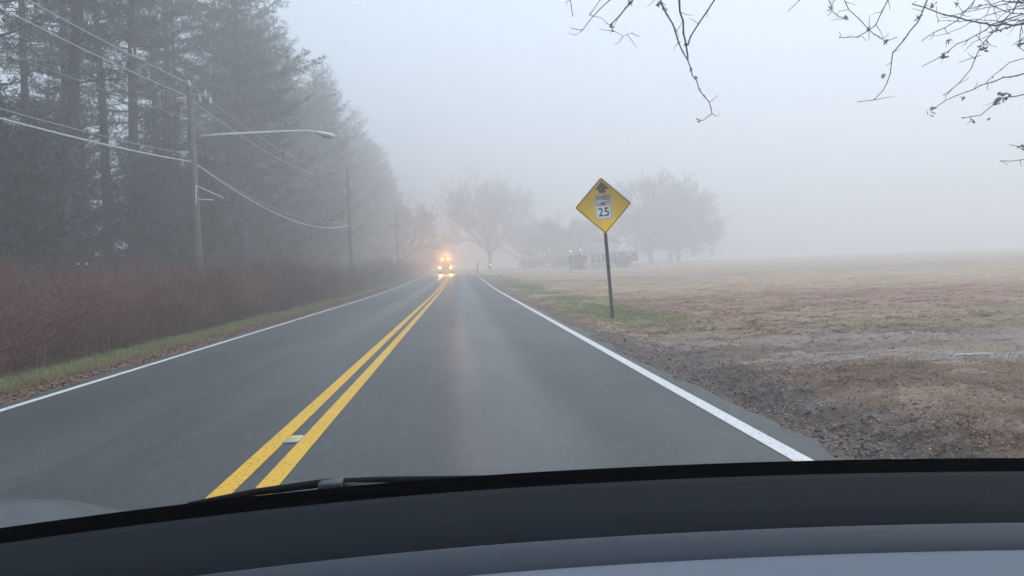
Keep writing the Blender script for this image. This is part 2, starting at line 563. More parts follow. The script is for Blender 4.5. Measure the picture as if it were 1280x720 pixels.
# dead grass of the field: near dense, far sparse
def ylog(lo, hi): return lambda rg, n: np.exp(rg.uniform(math.log(lo), math.log(hi), n))
def fkeep(x, y, rg):
    cl = fbm(x * 1.1, y * 1.1, 3, 77)
    ok = (x > 2.75) & (rg.uniform(size=len(x)) < np.clip(.35 + 3.0 * cl, 0.04, 1))
    ty = y + .16 * x
    ok &= ~((ty > 9.2) & (ty < 12.6) & (rg.uniform(size=len(x)) < .92))
    ok &= ~((y < 8) & (x < 3.4) & (rg.uniform(size=len(x)) < .9))
    return ok
rgX = lambda rg, n: 2.6 + np.abs(rg.normal(size=n)) * 9
o = scatter_blades("dead_grass", rgX, ylog(3.5, 60), 260000, .015, .06, .0055, 5, fkeep, 1.3)
tag(o, "short trampled dead grass over the brown field", "grass", kind="stuff")
o = scatter_blades("verge_grass", lambda rg, n: 3.9 + rg.normal(size=n) * .55, ylog(13, 90), 60000, .02, .07, .006, 6, lambda x, y, rg: (x > 2.6) & (fbm(x * .9, y * .4, 3, 51) > -.05) & (y > 13 + 4 * rg.uniform(size=len(x))), .7)
tag(o, "yellowish green verge grass beside the white edge line", "grass", kind="stuff")
o = scatter_blades("roadside_grass", lambda rg, n: -5.45 - np.abs(rg.normal(size=n)) * .45 - rg.uniform(0, .3, n), ylog(7, 110), 95000, .02, .10, .009, 8, lambda x, y, rg: x > -6.7, .6)
tag(o, "narrow strip of green grass between the road and the thicket", "grass", kind="stuff")

def tuft_grass(n, seed):
    rg = np.random.RandomState(seed)
    y = np.exp(rg.uniform(math.log(3.8), math.log(22), n)); x = 3.0 + np.abs(rg.normal(size=n)) * 4.5
    k = (fbm(x * .7, y * .7, 3, 91) > -.04) & ~((y + .16 * x > 9.3) & (y + .16 * x < 12.4) & (rg.uniform(size=n) < .85))
    x, y = x[k], y[k]; n = len(x); m_ = 22
    cx = np.repeat(x, m_) + rg.normal(size=n * m_) * .035; cy = np.repeat(y, m_) + rg.normal(size=n * m_) * .035
    sz = np.repeat(rg.uniform(.5, 1.3, n), m_)
    lean = np.repeat(rg.normal(size=(n, 2)) * .8, m_, 0) + rg.normal(size=(n * m_, 2)) * .7
    h = rg.uniform(.012, .042, n * m_) * sz
    a = np.stack([cx, cy, ground_z(cx, cy) - .005], 1)
    b = a + np.stack([lean[:, 0] * h, lean[:, 1] * h, h], 1)
    g = Geo(); g.blades(a, b, .0045 * (1 + cy / 12), seed)
    return g.obj("dead_grass_tufts", M['straw'])
M['straw'] = mat("dry straw", (.24, .165, .115), .85, .2, .4, 1.3, col2=(.50, .37, .26))
tag(tuft_grass(7000, 62), "clumps of dry straw coloured grass in the near field", "grass", kind="stuff")
def leaves(name, xf, yf, n, size, seed, m):
    rg = np.random.RandomState(seed)
    x, y = xf(rg, n), yf(rg, n)
    z = ground_z(x, y) + .012
    c = np.stack([x, y, z], 1)
    th = rg.uniform(0, 6.28, n)
    u = np.stack([np.cos(th), np.sin(th), rg.uniform(-.5, .5, n)], 1)
    v = np.stack([-np.sin(th), np.cos(th), rg.uniform(-.5, .5, n)], 1)
    s = rg.uniform(.5, 1, n)[:, None] * size
    q = np.stack([c - u * s, c + v * s * .6, c + u * s, c - v * s * .6], 1).reshape(-1, 3)
    g = Geo(); g.add(q, np.arange(n * 4).reshape(-1, 4))
    return g.obj(name, m)
M['leaf'] = mat("fallen leaves", (.16, .085, .05), .8, .2, .5, 30, col2=(.33, .22, .16))
M['leafp'] = mat("pale straw", (.35, .28, .24), .8, .2, .4, 20, col2=(.50, .43, .38))
o = leaves("fallen_leaves", lambda rg, n: -4.9 - np.abs(rg.normal(size=n)) * .55, ylog(6, 90), 30000, .035, 4, M['leaf'])
tag(o, "brown fallen leaves along the road edge", "leaves", kind="stuff")
o = leaves("field_litter_leaves", lambda rg, n: 2.5 + np.abs(rg.normal(size=n)) * 4, ylog(3.8, 40), 9000, .016, 14, M['leafp'])
tag(o, "pale straw and leaf scraps strewn over the muddy verge", "leaves", kind="stuff")
o = leaves("brown_leaves", lambda rg, n: 2.2 + np.abs(rg.normal(size=n)) * 3.4, ylog(3.8, 30), 22000, .018, 24, M['leaf'])
tag(o, "rusty brown fallen leaves over the muddy verge and near field", "leaves", kind="stuff")
# clods of wet earth and gravel along the asphalt
def clods(n, seed):
    rg = random.Random(seed); g = Geo()
    base = [(-1,0,0),(1,0,0),(0,-1,0),(0,1,0),(0,0,1),(0,0,-.6)]
    fc = [(0,2,4),(2,1,4),(1,3,4),(3,0,4),(2,0,5),(1,2,5),(3,1,5),(0,3,5)]
    for _ in range(n):
        y = math.exp(rg.uniform(math.log(3.8), math.log(15)))
        x = 2.30 + abs(rg.gauss(0, .5)) + (0.3 if y < 8 else 0) * rg.random()
        s = rg.uniform(.006, .022) * (1.8 if rg.random() < .04 else 1)
        z = gz(x, y)
        rz = rg.uniform(0, 6.28)
        cs, sn = math.cos(rz), math.sin(rz)
        sx, sy, sz = s * rg.uniform(.7, 1.5), s * rg.uniform(.6, 1), s * rg.uniform(.35, .8)
        v = []
        for bx, by, bz in base:
            bx, by, bz = bx * sx * rg.uniform(.7, 1.2), by * sy * rg.uniform(.7, 1.2), bz * sz
            v.append((x + bx * cs - by * sn, y + bx * sn + by * cs, z + bz + rg.uniform(-.2, .2) * s * .4))
        g.add(v, fc)
    return g
M['clod'] = mat("wet earth clods", (.07, .06, .055), .7, .3, .5, 14, .6, col2=(.22, .185, .165))
o = clods(3800, 3).obj("gravel", M['clod'])
tag(o, "dark wet gravel and clods of earth along the asphalt edge", "gravel", kind="stuff")

# ------------------------------------------------------------------ thicket
def thicket():
    rg = np.random.RandomState(21)
    A, B, W = [], [], []
    n1, n2 = 9000, 6500
    y = np.concatenate([rg.uniform(5.5, 42, n1), rg.uniform(42, 170, n2)])
    n = len(y)
    x = -6.62 - rg.uniform(0, 1, n) ** 1.1 * 6.9 + .5 * fbm(y * .4, y * 0, 3, 2)
    patch = fbm(x * .35, y * .35, 3, 88)
    h = (1.62 + 2.3 * patch + .8 * fbm(x * 1.1, y * 1.1, 2, 31)) * rg.uniform(.55, 1.15, n)
    h = np.where(x > -7.3, h * .7, h) * (1 + .0012 * y)
    base = np.stack([x, y, ground_z(x, y) - .05], 1)
    lean = rg.normal(size=(n, 2)) * .22
    p = [base]
    for k in (1, 2, 3):
        t = k / 3
        q = base.copy()
        q[:, 0] += lean[:, 0] * h * t ** 1.6 + rg.normal(size=n) * .04
        q[:, 1] += lean[:, 1] * h * t ** 1.6 + rg.normal(size=n) * .04
        q[:, 2] += h * t
        p.append(q)
    scale = 1 + np.clip(y - 20, 0, 200) / 55
    for k in range(3):
        A.append(p[k]); B.append(p[k + 1]); W.append((.017 - .004 * k) * scale)
    for j in range(13):
        k = rg.randint(0, 3, n)
        t = rg.uniform(0, 1, n)[:, None]
        P0 = np.stack(p, 0)
        a = P0[k, np.arange(n)] * (1 - t) + P0[k + 1, np.arange(n)] * t
        d = rg.normal(size=(n, 3)); d[:, 2] = np.abs(d[:, 2]) * 1.0 + .25
        d /= np.linalg.norm(d, axis=1, keepdims=True)
        L = rg.uniform(.18, .6, n)[:, None]
        b = a + d * L
        A.append(a); B.append(b); W.append(.0085 * scale)
        for s in (0, 1):
            d2 = d + rg.normal(size=(n, 3)) * .5
            c = a * .4 + b * .6
            A.append(c); B.append(c + d2 * L * .55); W.append(.0065 * scale)
    g = Geo(); g.ribbons(np.concatenate(A), np.concatenate(B), np.concatenate(W), 3, .5)
    return g.obj("thicket_undergrowth", M['brush'])
tag(thicket(), "dense leafless red brown thicket between grass strip and pines", "undergrowth", kind="stuff")

# ------------------------------------------------------------------ trees
def tufts(g, cen, dirs, nb, length, wd, seed, spread=.75):
    rg = np.random.RandomState(seed)
    cen = np.repeat(np.asarray(cen, float), nb, 0)
    dirs = np.repeat(np.asarray(dirs, float), nb, 0)
    n = len(cen)
    d = dirs + rg.normal(size=(n, 3)) * spread
    d /= np.linalg.norm(d, axis=1, keepdims=True) + 1e-9
    L = rg.uniform(.6, 1.15, n)[:, None] * length
    a = cen + rg.normal(size=(n, 3)) * length * .25
    g.blades(a, a + d * L, wd, seed)

def pine_meshes(seed, H, base, spread, nb=9, step=.5, needle=.24, m='needle', dead=True, width=.05, lean=0.0, full=1.0, low=0.0):
    rg = random.Random(seed)
    tr, cr = Geo(), Geo()
    K = 14
    wx, wy = rg.uniform(-.5, .5), rg.uniform(-.5, .5)
    def tp(h):
        t = h / H
        return Vector((lean * h + wx * math.sin(t * 3.1), wy * math.sin(t * 2.3), h))
    r0 = .0095 * H + .02
    def tr_r(h): return r0 * (1 - h / H) ** .8 + .02
    hs = [H * k / K for k in range(K + 1)]
    tr.tube([Vector((0, 0, -.4))] + [tp(h) for h in hs], [r0 * 1.35] + [tr_r(h) * (1.15 if k == 0 else 1) for k, h in enumerate(hs)], 9)
    cen, dr = [], []
    h = base if not low else low
    az = rg.uniform(0, 6.28)
    while h < H - .25:
        t = max(0.0, (h - base) / (H - base))
        if h < base and rg.random() < .48:
            h += step * rg.uniform(.4, 1.1); continue
        prof = (min(1, .45 + t * 2.2) if base > 2 else 1) * (1 - t) ** .5 + .05
        for _ in range(rg.choice((2, 3, 3, 4))):
            az += 2.4 + rg.uniform(-.5, .5)
            L = spread * prof * rg.uniform(.4, 1.2)
            if rg.random() < .08: L *= 1.3
            el = rg.uniform(-.08, .30) + .5 * t
            p0 = tp(h + rg.uniform(-.15, .15))
            dx, dy = math.cos(az), math.sin(az)
            pts = []
            for k in range(6):
                s = k / 5
                droop = -.10 * math.sin(s * 3.14) * L * .5 + .10 * s * s * L
                pts.append(p0 + Vector((dx * L * s * math.cos(el), dy * L * s * math.cos(el), L * s * math.sin(el) + droop)))
            rr = max(.012, tr_r(h) * .28)
            tr.tube(pts, [rr * (1 - .85 * k / 5) for k in range(6)], 4, False)
            s = .22
            while s <= 1.0:
                i = min(4, int(s * 5)); f = s * 5 - i
                c = pts[i].lerp(pts[i + 1], f)
                for side in (-1, 1):
                    if rg.random() > full: continue
                    sl = L * .42 * (1.15 - s) * rg.uniform(.5, 1.1) + .25
                    a2 = az + side * rg.uniform(.6, 1.15)
                    e2 = rg.uniform(-.1, .45)
                    d2 = Vector((math.cos(a2) * math.cos(e2), math.sin(a2) * math.cos(e2), math.sin(e2)))
                    nn = max(1, int(sl / (needle * .95)))
                    for q in range(nn):
                        cc = c + d2 * sl * (q + 1) / nn
                        cen.append(tuple(cc)); dr.append((d2.x, d2.y, d2.z + .55))
                s += max(.09, .32 / max(L, .6))
            cen.append(tuple(pts[-1])); dr.append((dx, dy, .6))
        h += step * rg.uniform(.6, 1.4)
    for k in range(12):
        q = tp(H - .1 * k); cen.append(tuple(q)); dr.append((0, 0, 1))
    if dead:
        h = 3.0
        A, B = [], []
        while h < base + 2:
            a2 = rg.uniform(0, 6.28)
            L = rg.uniform(.6, 2.6)
            p0 = tp(h); e = rg.uniform(-.25, .25)
            p1 = p0 + Vector((math.cos(a2) * L * .55, math.sin(a2) * L * .55, e * L * .5))
            p2 = p0 + Vector((math.cos(a2 + .15) * L, math.sin(a2 + .15) * L, e * L - .12 * L))
            tr.tube([p0, p1, p2], [.026, .018, .006], 4, False)
            for _ in range(6):
                q = p0.lerp(p2, rg.uniform(.3, 1))
                A.append(tuple(q)); B.append(tuple(q + Vector((rg.gauss(0, .3), rg.gauss(0, .3), rg.gauss(0, .14)))))
            h += rg.uniform(.15, .5)
        tr.ribbons(A, B, .014, seed)
    tufts(cr, cen, dr, nb, needle, width, seed)
    return tr.mesh("trunk", M['bark'], True), cr.mesh("crown", M[m])

def make_tree(name, meshes):
    root = empty(name)
    for nm, me in zip(("trunk", "crown"), meshes):
        o = bpy.data.objects.new(nm, me); C.objects.link(o); o.parent = root
    return root

def place(proto, used, x, y, s=1.0, rz=0.0, sz=None, tilt=0.0, name=None):
    o = proto if not used.get(proto.name) else copy_tree(proto)
    used[proto.name] = True
    o.location = (x, y, gz(x, y))
    o.rotation_euler = (0, tilt, rz)
    o.scale = (s, s, sz or s)
    return o

used = {}
high = [make_tree("pine_tree", pine_meshes(100 + k, 24, 11.2 + k * .9, 4.4, nb=8, step=.6, width=.046, lean=(0, .03, -.02)[k], low=(5.5, 6.5, 5.0)[k])) for k in range(3)]
full = [make_tree("pine_tree", pine_meshes(200 + k, 22.5 + k, 2.0 + k, 4.9, nb=8, step=.55, dead=False)) for k in range(4)]
young = [make_tree("young_hemlock", pine_meshes(300 + k, 6.2 + k * 1.2, .4, 2.3, nb=8, step=.30, needle=.18, m='needle2', dead=False, width=.05)) for k in range(3)]

PG = "tall pines crowded together in the foggy roadside wood"
near_spots = [  # px where the trunk stands, x offset from the road, scale, tilt
    (30, -14.6, .98, .00, "tall pine with a straight dark trunk nearest the car in the wood"),
    (88, -15.2, 1.02, .10, "tall pine whose trunk leans beside the largest bright gap in the wood"),
    (118, -16.8, .96, .04, "thin pine just past the leaning trunk in the wood"),
    (152, -17.2, 1.0, .02, "tall pine with bare lower limbs against the white sky, third past the leaning trunk"),
    (180, -15.6, 1.05, .00, "tall pine behind the wire spacer, its trunk dark to the crown"),
    (-40, -16.0, 1.0, .03, "pine at the very edge of the frame with only its crown and limbs showing"),
    (-110, -15, 1.0, .0, "pine beyond the frame edge whose branches reach over the thicket"),
    (222, -17.5, 1.04, .0, "tall pine just before the utility pole with the lamp arm"),
    (205, -20.5, 1.0, .0, "slimmer pine set back from the road just before the first utility pole"),
    (246, -19.0, 1.03, .0, "tall pine whose trunk stands directly behind the first utility pole"),
    (60, -21.0, 1.0, -.04, "pine set back from the road between the straight and the leaning trunk"),
    (134, -22.5, 1.0, .02, "thin pine standing deepest among the bare stemmed ones"),
]
for k, (px, X, s, tl, lab) in enumerate(near_spots):
    Z = -X * F / (575 - px)
    o = place(high[k % 3], used, X, Z, s, rnd.uniform(0, 6.28) if tl < .05 else 0, tilt=tl)
    tag(o, lab, "pine tree", "tall bare stemmed pines at the near end of the wood")
# dense wood behind and beyond the first pole
spots = []
for row, (X0, st) in enumerate(((-15.0, 4.6), (-19.5, 5.2), (-25.5, 6.0), (-33, 7.5))):
    Z = 35 + row * 9
    while Z < 205:
        spots.append((X0 + rnd.uniform(-1.2, 1.2) - .012 * max(0, Z - 60), Z, row))
        Z += st * rnd.uniform(.8, 1.25) * (1 + Z / 260)
for k, (X, Z, row) in enumerate(spots):
    px = 575 + X / Z * F
    if px < (262 if row == 0 else 275): continue
    s = rnd.uniform(.9, 1.06)
    o = place(full[k % 4], used, X, Z, s, rnd.uniform(0, 6.28))
    tag(o, "tall dense pine fading into the fog among others of its wood", "pine tree", PG)
YG = "young hemlocks growing under the pines"
for k in range(60):
    Z = 14 + 66 * (k / 60) ** 1.25 + rnd.uniform(-1, 1)
    X = -13.6 - rnd.uniform(0, 5.5)
    s = rnd.uniform(.8, 1.1) * (0.50 + .62 * min(1, max(0, (Z - 14) / 16)))
    o = place(young[k % 3], used, X, Z, s, rnd.uniform(0, 6.28))
    tag(o, "young dark evergreen growing under the pines behind the thicket", "young tree", YG)

# bare broadleaf trees
def bare_meshes(seed, H, width, nmain=7, depth=5, tr_h=.22, r0=None, mtr='bark2', tw=.03):
    rg = random.Random(seed)
    tr, cr = Geo(), Geo()
    A, B, W = [], [], []
    r0 = r0 or H * .022
    top = H * tr_h
    tr.tube([(0, 0, -.4), (0, 0, 0), (.05, .02, top * .5), (0.02, .05, top)], [r0 * 1.5, r0 * 1.2, r0, r0 * .9], 10)
    def grow(p, d, L, r, lev):
        p1 = p + d * L * .5 + Vector((rg.gauss(0, .05), rg.gauss(0, .05), rg.gauss(0, .04))) * L
        d2 = (d + Vector((rg.gauss(0, .14), rg.gauss(0, .14), .10))).normalized()
        p2 = p1 + d2 * L * .5
        if lev <= 2:
            tr.tube([p, p1, p2], [r, r * .8, r * .62], 6 if lev < 2 else 4, False)
        else:
            A.extend([tuple(p), tuple(p1)]); B.extend([tuple(p1), tuple(p2)]); W.extend([max(r * 2, tw)] * 2)
        if lev >= depth: return
        nchild = (3, 4, 4, 4, 3, 3)[lev]
        for k in range(nchild):
            t = rg.uniform(.35, 1.0) if k else 1.0
            q = p1.lerp(p2, (t - .5) * 2) if t > .5 else p.lerp(p1, t * 2)
            ax = Vector((rg.gauss(0, 1), rg.gauss(0, 1), rg.gauss(0, 1))).normalized()
            nd = (d2 + ax * rg.uniform(.45, .85)).normalized()
            nd.z += .08; nd.normalize()
            grow(q, nd, L * rg.uniform(.55, .82), r * .58, lev + 1)
    for k in range(nmain):
        a = 2 * math.pi * k / nmain + rg.uniform(-.3, .3)
        e = rg.uniform(.35, 1.35) if k else 1.5
        d = Vector((math.cos(a) * math.cos(e) * width / H * 1.6, math.sin(a) * math.cos(e) * width / H * 1.6, math.sin(e))).normalized()
        grow(Vector((0.02, .05, top * rg.uniform(.75, 1))), d, H * rg.uniform(.24, .32), r0 * .6, 0)
    cr.ribbons(A, B, W, seed, .6)
    return tr.mesh("trunk", M[mtr], True), cr.mesh("crown", M['twig'])
bare = [make_tree("bare_tree", bare_meshes(401, 18.5, 13, 11, 5, .17, tw=.06)),
        make_tree("bare_tree", bare_meshes(402, 16.0, 17, 15, 5, .17, tw=.10)),
        make_tree("bare_tree", bare_meshes(403, 15.0, 17, 15, 5, .15, tw=.10))]
bs = [  # proto, px, Z, scale, label, tag group
    (0, 613, 176, 1.20, "large bare roadside tree with a thick trunk just beyond the amber lights"),
    (1, 814, 160, 1.28, "large rounded bare tree standing in the field beside the sign, taller of the pair"),
    (2, 848, 165, 1.08, "wide bare tree in the field at the outer edge of the pair past the house"),
    (1, 838, 185, 1.25, "bare tree standing behind the rounded pair in the field"),
    (2, 690, 165, .72, "small faint bare tree halfway between the roadside tree and the sign"),
    (0, 655, 190, .8, "very faint bare tree behind the large roadside tree"),
    (1, 735, 175, .72, "faint bare tree rising behind the house roof"),
    (0, 505, 150, .85, "bare greyish tree at the far end of the pine wood"),
    (2, 528, 190, .62, "low bare tree at the road edge where the wood ends"),
]
for pi, px, Z, s, lab in bs:
    X = Xat(px, Z)
    o = place(bare[pi], used, X, Z, s, rnd.uniform(0, 6.28), sz=s * (1.12 if Z < 180 else 1.0))
    tag(o, lab, "bare tree", "leafless trees fading in the fog")

# ------------------------------------------------------------------ overhanging branches (trunk is just beyond the frame)
def overhang():
    root = empty("bare_tree", (9.6, 9.3, 0))
    o0 = Vector((9.6, 9.3, 0))
    tr, cr = Geo(), Geo()
    L = lambda *p: [Vector(q) for q in p]
    def T(pts, rad, n=7): tr.tube([p - o0 for p in pts], rad, n)
    zt = gz(9.6, 9.3)
    T(L((9.6, 9.3, zt - .3), (9.6, 9.3, 0.6), (9.45, 9.25, 2.6), (9.3, 9.2, 4.6), (9.5, 9.3, 7.5), (9.2, 9.5, 11)), [.36, .29, .25, .22, .15, .05], 12)
    T(L((9.35, 9.2, 3.9), (8.4, 9.0, 4.9), (6.5, 8.7, 5.35), (4.6, 8.5, 5.5), (3.2, 8.4, 5.2), (2.0, 8.4, 5.0)), [.13, .10, .075, .055, .035, .015])
    T(L((9.4, 9.2, 2.9), (8.8, 8.9, 3.3), (8.1, 8.6, 3.5)), [.09, .06, .03])
    T(L((9.3, 9.2, 5.6), (7.8, 9.6, 7.2), (5.8, 10, 8.2)), [.10, .06, .02])
    T(L((9.4, 9.3, 6.2), (11.2, 9.8, 7.8), (12.6, 10, 9)), [.10, .06, .02])
    rg = random.Random(5)
    A, B, W = [], [], []
    leafc, leafd = [], []
    def trace(px, Z=8.4, r0=.012, r1=.004, join=None, side=True):
        pts = [P(x, y, Z + .25 * math.sin(x * .05 + k * .7)) for k, (x, y) in enumerate(px)]
        if join is not None: pts = [Vector(join)] + pts
        # refine with small kinks
        q = [pts[0]]
        for a, b in zip(pts[:-1], pts[1:]):
            m_ = max(1, int((b - a).length / .12))
            for j in range(1, m_ + 1):
                p = a.lerp(b, j / m_)
                if j < m_: p += Vector((rg.gauss(0, .008), rg.gauss(0, .008), rg.gauss(0, .008)))
                q.append(p)
        n = len(q)
        rad = [r0 + (r1 - r0) * k / max(1, n - 1) for k in range(n)]
        cr.tube([p - o0 for p in q], rad, 5, False)
        for k in range(1, n):
            if rg.random() < .55:      # buds
                cr.tube([q[k] - o0, q[k] - o0 + Vector((rg.gauss(0, .012), rg.gauss(0, .012), rg.gauss(0, .012)))], [rad[k] * 1.7, rad[k] * .8], 4)
            if side and rg.random() < .55:
                d = Vector((rg.gauss(0, 1), rg.gauss(0, 1), rg.gauss(-.2, .8))).normalized()
                l_ = rg.uniform(.05, .22)
                m1 = q[k] + d * l_ * .6
                m2 = m1 + (d + Vector((rg.gauss(0, .4), 0, rg.gauss(0, .4)))).normalized() * l_ * .5
                cr.tube([q[k] - o0, m1 - o0, m2 - o0], [.004, .003, .002], 4, False)
        return q
    j1 = (2.2, 8.4, 5.05); j2 = (3.2, 8.4, 5.2); j3 = (4.6, 8.5, 5.5); j4 = (6.5, 8.7, 5.35); j5 = (8.1, 8.6, 3.5)
    f = .0035
    trace([(712, -25), (713, 0), (716, 20)], r0=.007, join=j1)
    trace([(770, -30), (761, 1), (739, 23), (728, 38), (714, 35)], r0=.009, join=j1)
    trace([(760, -20), (750, 0), (737, 19)], r0=.006, join=j1)
    trace([(800, -25), (791, 0), (782, 10), (763, 31), (766, 39)], r0=.014, r1=.006, join=j1)
    trace([(766, 38), (779, 45), (789, 41)], r0=.003, r1=.002)
    trace([(822, -20), (827, 5), (841, 30), (848, 53), (860, 76), (864, 87), (871, 101), (874, 112), (887, 128), (890, 142), (878, 151), (870, 148)], r0=.013, r1=.004, join=j2)
    trace([(848, -25), (849, 0), (854, 27), (857, 53), (860, 72)], r0=.013, r1=.010, join=j2)
    trace([(910, -28), (893, 0), (873, 30), (863, 46), (860, 56)], r0=.009, r1=.009, join=j2)
    trace([(1120, -25), (1110, 0), (1095, 31), (1086, 38), (1072, 46), (1049, 47)], r0=.012, join=j3)
    trace([(1045, -25), (1061, 12), (1086, 37), (1107, 52), (1122, 46)], r0=.007, join=j3)
    trace([(1030, -25), (1037, 3), (1040, 14), (1061, 24)], r0=.008, join=j3)
    trace([(1000, -25), (1008, -8), (985, 14)], r0=.005, join=j3)
    trace([(1165, -22), (1159, 0), (1147, 28), (1130, 50), (1116, 66), (1113, 92), (1104, 113), (1092, 125), (1073, 127)], r0=.014, join=j4)
    trace([(1235, -20), (1214, 6), (1196, 26), (1153, 50)], r0=.010, join=j4)
    trace([(1330, 22), (1280, 29), (1245, 32), (1202, 23), (1171, 15), (1140, 5)], r0=.018, r1=.006, join=j5)
    trace([(1310, 10), (1241, 30), (1220, 44), (1196, 55), (1174, 72), (1153, 83)], r0=.012, join=j5)
    trace([(1290, -25), (1266, 15), (1226, 58), (1214, 86), (1199, 104), (1180, 119)], r0=.011, join=j4)
    trace([(1226, 69), (1199, 78)], r0=.004, r1=.003)
    trace([(1290, -10), (1282, 20), (1275, 43), (1275, 60)], r0=.009, join=j5)
    trace([(1340, 70), (1280, 92), (1235, 104), (1208, 115), (1183, 125), (1165, 137)], r0=.013, join=j5)
    trace([(1340, 108), (1280, 118), (1254, 122), (1226, 144), (1202, 148)], r0=.012, join=j5)
    trace([(1310, 96), (1290, 70), (1262, 78), (1240, 96), (1232, 104)], r0=.006)
    trace([(1340, 180), (1280, 184), (1262, 181)], r0=.009, join=j5)
    trace([(1320, 195), (1275, 200), (1250, 201)], r0=.005)
    for k in range(9):      # the fine tangle in the corner
        x0, y0 = 1285 + rg.uniform(0, 20), rg.uniform(-15, 30)
        x1, y1 = x0 - rg.uniform(40, 120), y0 + rg.uniform(-25, 40)
        trace([(x0, y0), ((x0 + x1) / 2, (y0 + y1) / 2 + rg.uniform(-8, 8)), (x1, y1)], r0=.006, r1=.003)
    # withered leaf remnants
    for (x, y, s) in ((824, 5, 1), (830, 10, .7), (857, 55, .8), (864, 86, .6), (870, 98, .5), (766, 33, .6), (788, 4, 1), (1105, 95, .8), (1180, 70, 1.4),
                      (1185, 52, 1), (1228, 58, 1.5), (1252, 121, 1.7), (1246, 128, 1), (1147, 22, 1), (1165, 138, 1), (1107, 52, .8), (1086, 36, .7),
                      (1057, 22, .9), (1038, 10, .7), (1275, 52, 1.3), (1204, 123, .6), (1196, 5, .8), (1165, 7, .8), (1278, 184, 1.2), (1216, 152, .6), (1237, 148, .5), (874, 152, .4)):
        c = P(x, y, 8.4) - o0
        for _ in range(int(9 * s) + 3):
            q = c + Vector((rg.gauss(0, .018 * s), rg.gauss(0, .02 * s), rg.gauss(0, .018 * s)))
            u = Vector((rg.gauss(0, 1), rg.gauss(0, 1), rg.gauss(0, 1))).normalized() * .026 * (.6 + .5 * s)
            v = u.orthogonal().normalized() * .014 * (.6 + .5 * s)
            cr.add([tuple(q - u), tuple(q + v), tuple(q + u), tuple(q - v)], [(0, 1, 2, 3)])
    tr.obj("trunk", M['bark2'], root, True)
    cr.obj("crown", M['twig_near'], root)
    tag(root, "bare budding branches hanging into the picture over the verge from above", "bare tree")
M['twig_near'] = mat("near twigs", (.13, .12, .125), .85, .2, .3, 9)
overhang()

# ------------------------------------------------------------------ utility poles and wires
def pole(x, y, H, lean=0.0):
    g = empty("utility_pole", (x, y, gz(x, y)))
    b = Geo(); b.tube([(0, 0, -.5), (lean * .3, 0, H * .3), (lean, 0, H)], [.165, .15, .105], 14); b.obj("shaft", M['pole'], g, True)
    return g
p1x, p1y = -9.55, 28.6
p2x, p2y = -8.55, 61.0
p3x, p3y = -8.1, 101.0
z1 = gz(p1x, p1y)
up = pole(p1x, p1y, P(250, 108, p1y).z - z1)
tag(up, "weathered wooden utility pole carrying the long street lamp arm", "utility pole", "utility poles along the wood")
def rel(px, py, base): return P(px, py, base[1]) - Vector((base[0], base[1], gz(base[0], base[1])))
B1 = (p1x, p1y)
g = Geo(); q = rel(250, 112, B1); g.tube([(0, 0, q.z - .25), (0, 0, q.z + .33)], .03, 8); g.obj("pole_top_pin", M['porcelain'], up)
g = Geo(); q = rel(252, 118, B1)
g.tube([(0.1, 0, q.z), (.75, 0, q.z - .02)], .03, 8); g.obj("side_bracket", M['galv'], up)
for dx, dz in ((.35, -.12), (.55, .02), (.72, -.22)):
    g = Geo(); g.tube([(dx, 0, q.z + dz - .16), (dx, 0, q.z + dz - .08), (dx, 0, q.z + dz), (dx, 0, q.z + dz + .12)], [.03, .07, .05, .03], 8); g.obj("insulator", M['porcelain'], up, True)
g = Geo(); q = rel(240, 190, B1); g.tube([(-.55, 0, q.z), (-.1, 0, q.z - .01)], .035, 8); g.obj("cable_bracket", M['alu'], up)
# open triangular guy bracket
g = Geo()
a_, b_, c_ = rel(257, 232, B1), rel(291, 247.5, B1), rel(257, 257, B1)
d_, e_ = rel(257, 249, B1), rel(279, 250, B1)
sh = a_.x - .10
for s_, t_ in ((a_, b_), (a_, c_), (d_, e_)):
    s_, t_ = Vector((s_.x - sh, 0, s_.z)), Vector((t_.x - sh, 0, t_.z))
    g.tube([Vector((s_.x, -.14, s_.z)), Vector((t_.x, -.14, t_.z))], .022, 6)
g.obj("brace_bracket", M['alu'], up)

# street lamp hangs from the pole: its own thing
sl = empty("street_lamp", P(251.5, 170, p1y - .12))
so = sl.location.copy()
arm = [P(px, py, p1y - .12 - .001 * px) - so for px, py in ((251, 170.2), (290, 167.5), (330, 165.5), (365, 164), (385, 163.5), (398, 166))]
g = Geo(); g.tube(arm, [.055, .05, .045, .04, .035, .035], 8); g.obj("lamp_arm", M['alu'], sl, True)
h0 = P(394, 165.5, p1y - .5) - so; h1 = P(419, 170.5, p1y - .5) - so
g = Geo()
ax = (h1 - h0)
def ellip_tube(g, p0, ax, prof, n=12, flat=.55):
    vs, fs = [], []
    u = Vector((0, 1, 0)); wv = ax.normalized().cross(u).normalized()
    for t, r in prof:
        for k in range(n):
            a = 2 * math.pi * k / n
            vs.append(tuple(p0 + ax * t + u * math.cos(a) * r * 1.2 + wv * math.sin(a) * r * flat))
    for i in range(len(prof) - 1):
        for k in range(n):
            a, b = i * n + k, i * n + (k + 1) % n
            fs.append((a, b, b + n, a + n))
    g.add(vs, fs)
ellip_tube(g, h0, ax, [(0, .03), (.02, .10), (.3, .15), (.65, .17), (.9, .13), (1, .04), (1.0, .0)])
g.obj("lamp_head", M['alu'], sl, True)
g = Geo(); ellip_tube(g, h0 + ax * .35 - Vector((0, 0, .06)), ax * .5, [(0, .0), (.02, .09), (.5, .13), (.95, .10), (1, .0)], flat=.6)
M['lens'] = mat("lamp lens", (.55, .57, .58), .25, .5)
g.obj("lamp_lens", M['lens'], sl, True)
tag(sl, "long armed grey street lamp reaching toward the road from the utility pole", "street lamp")

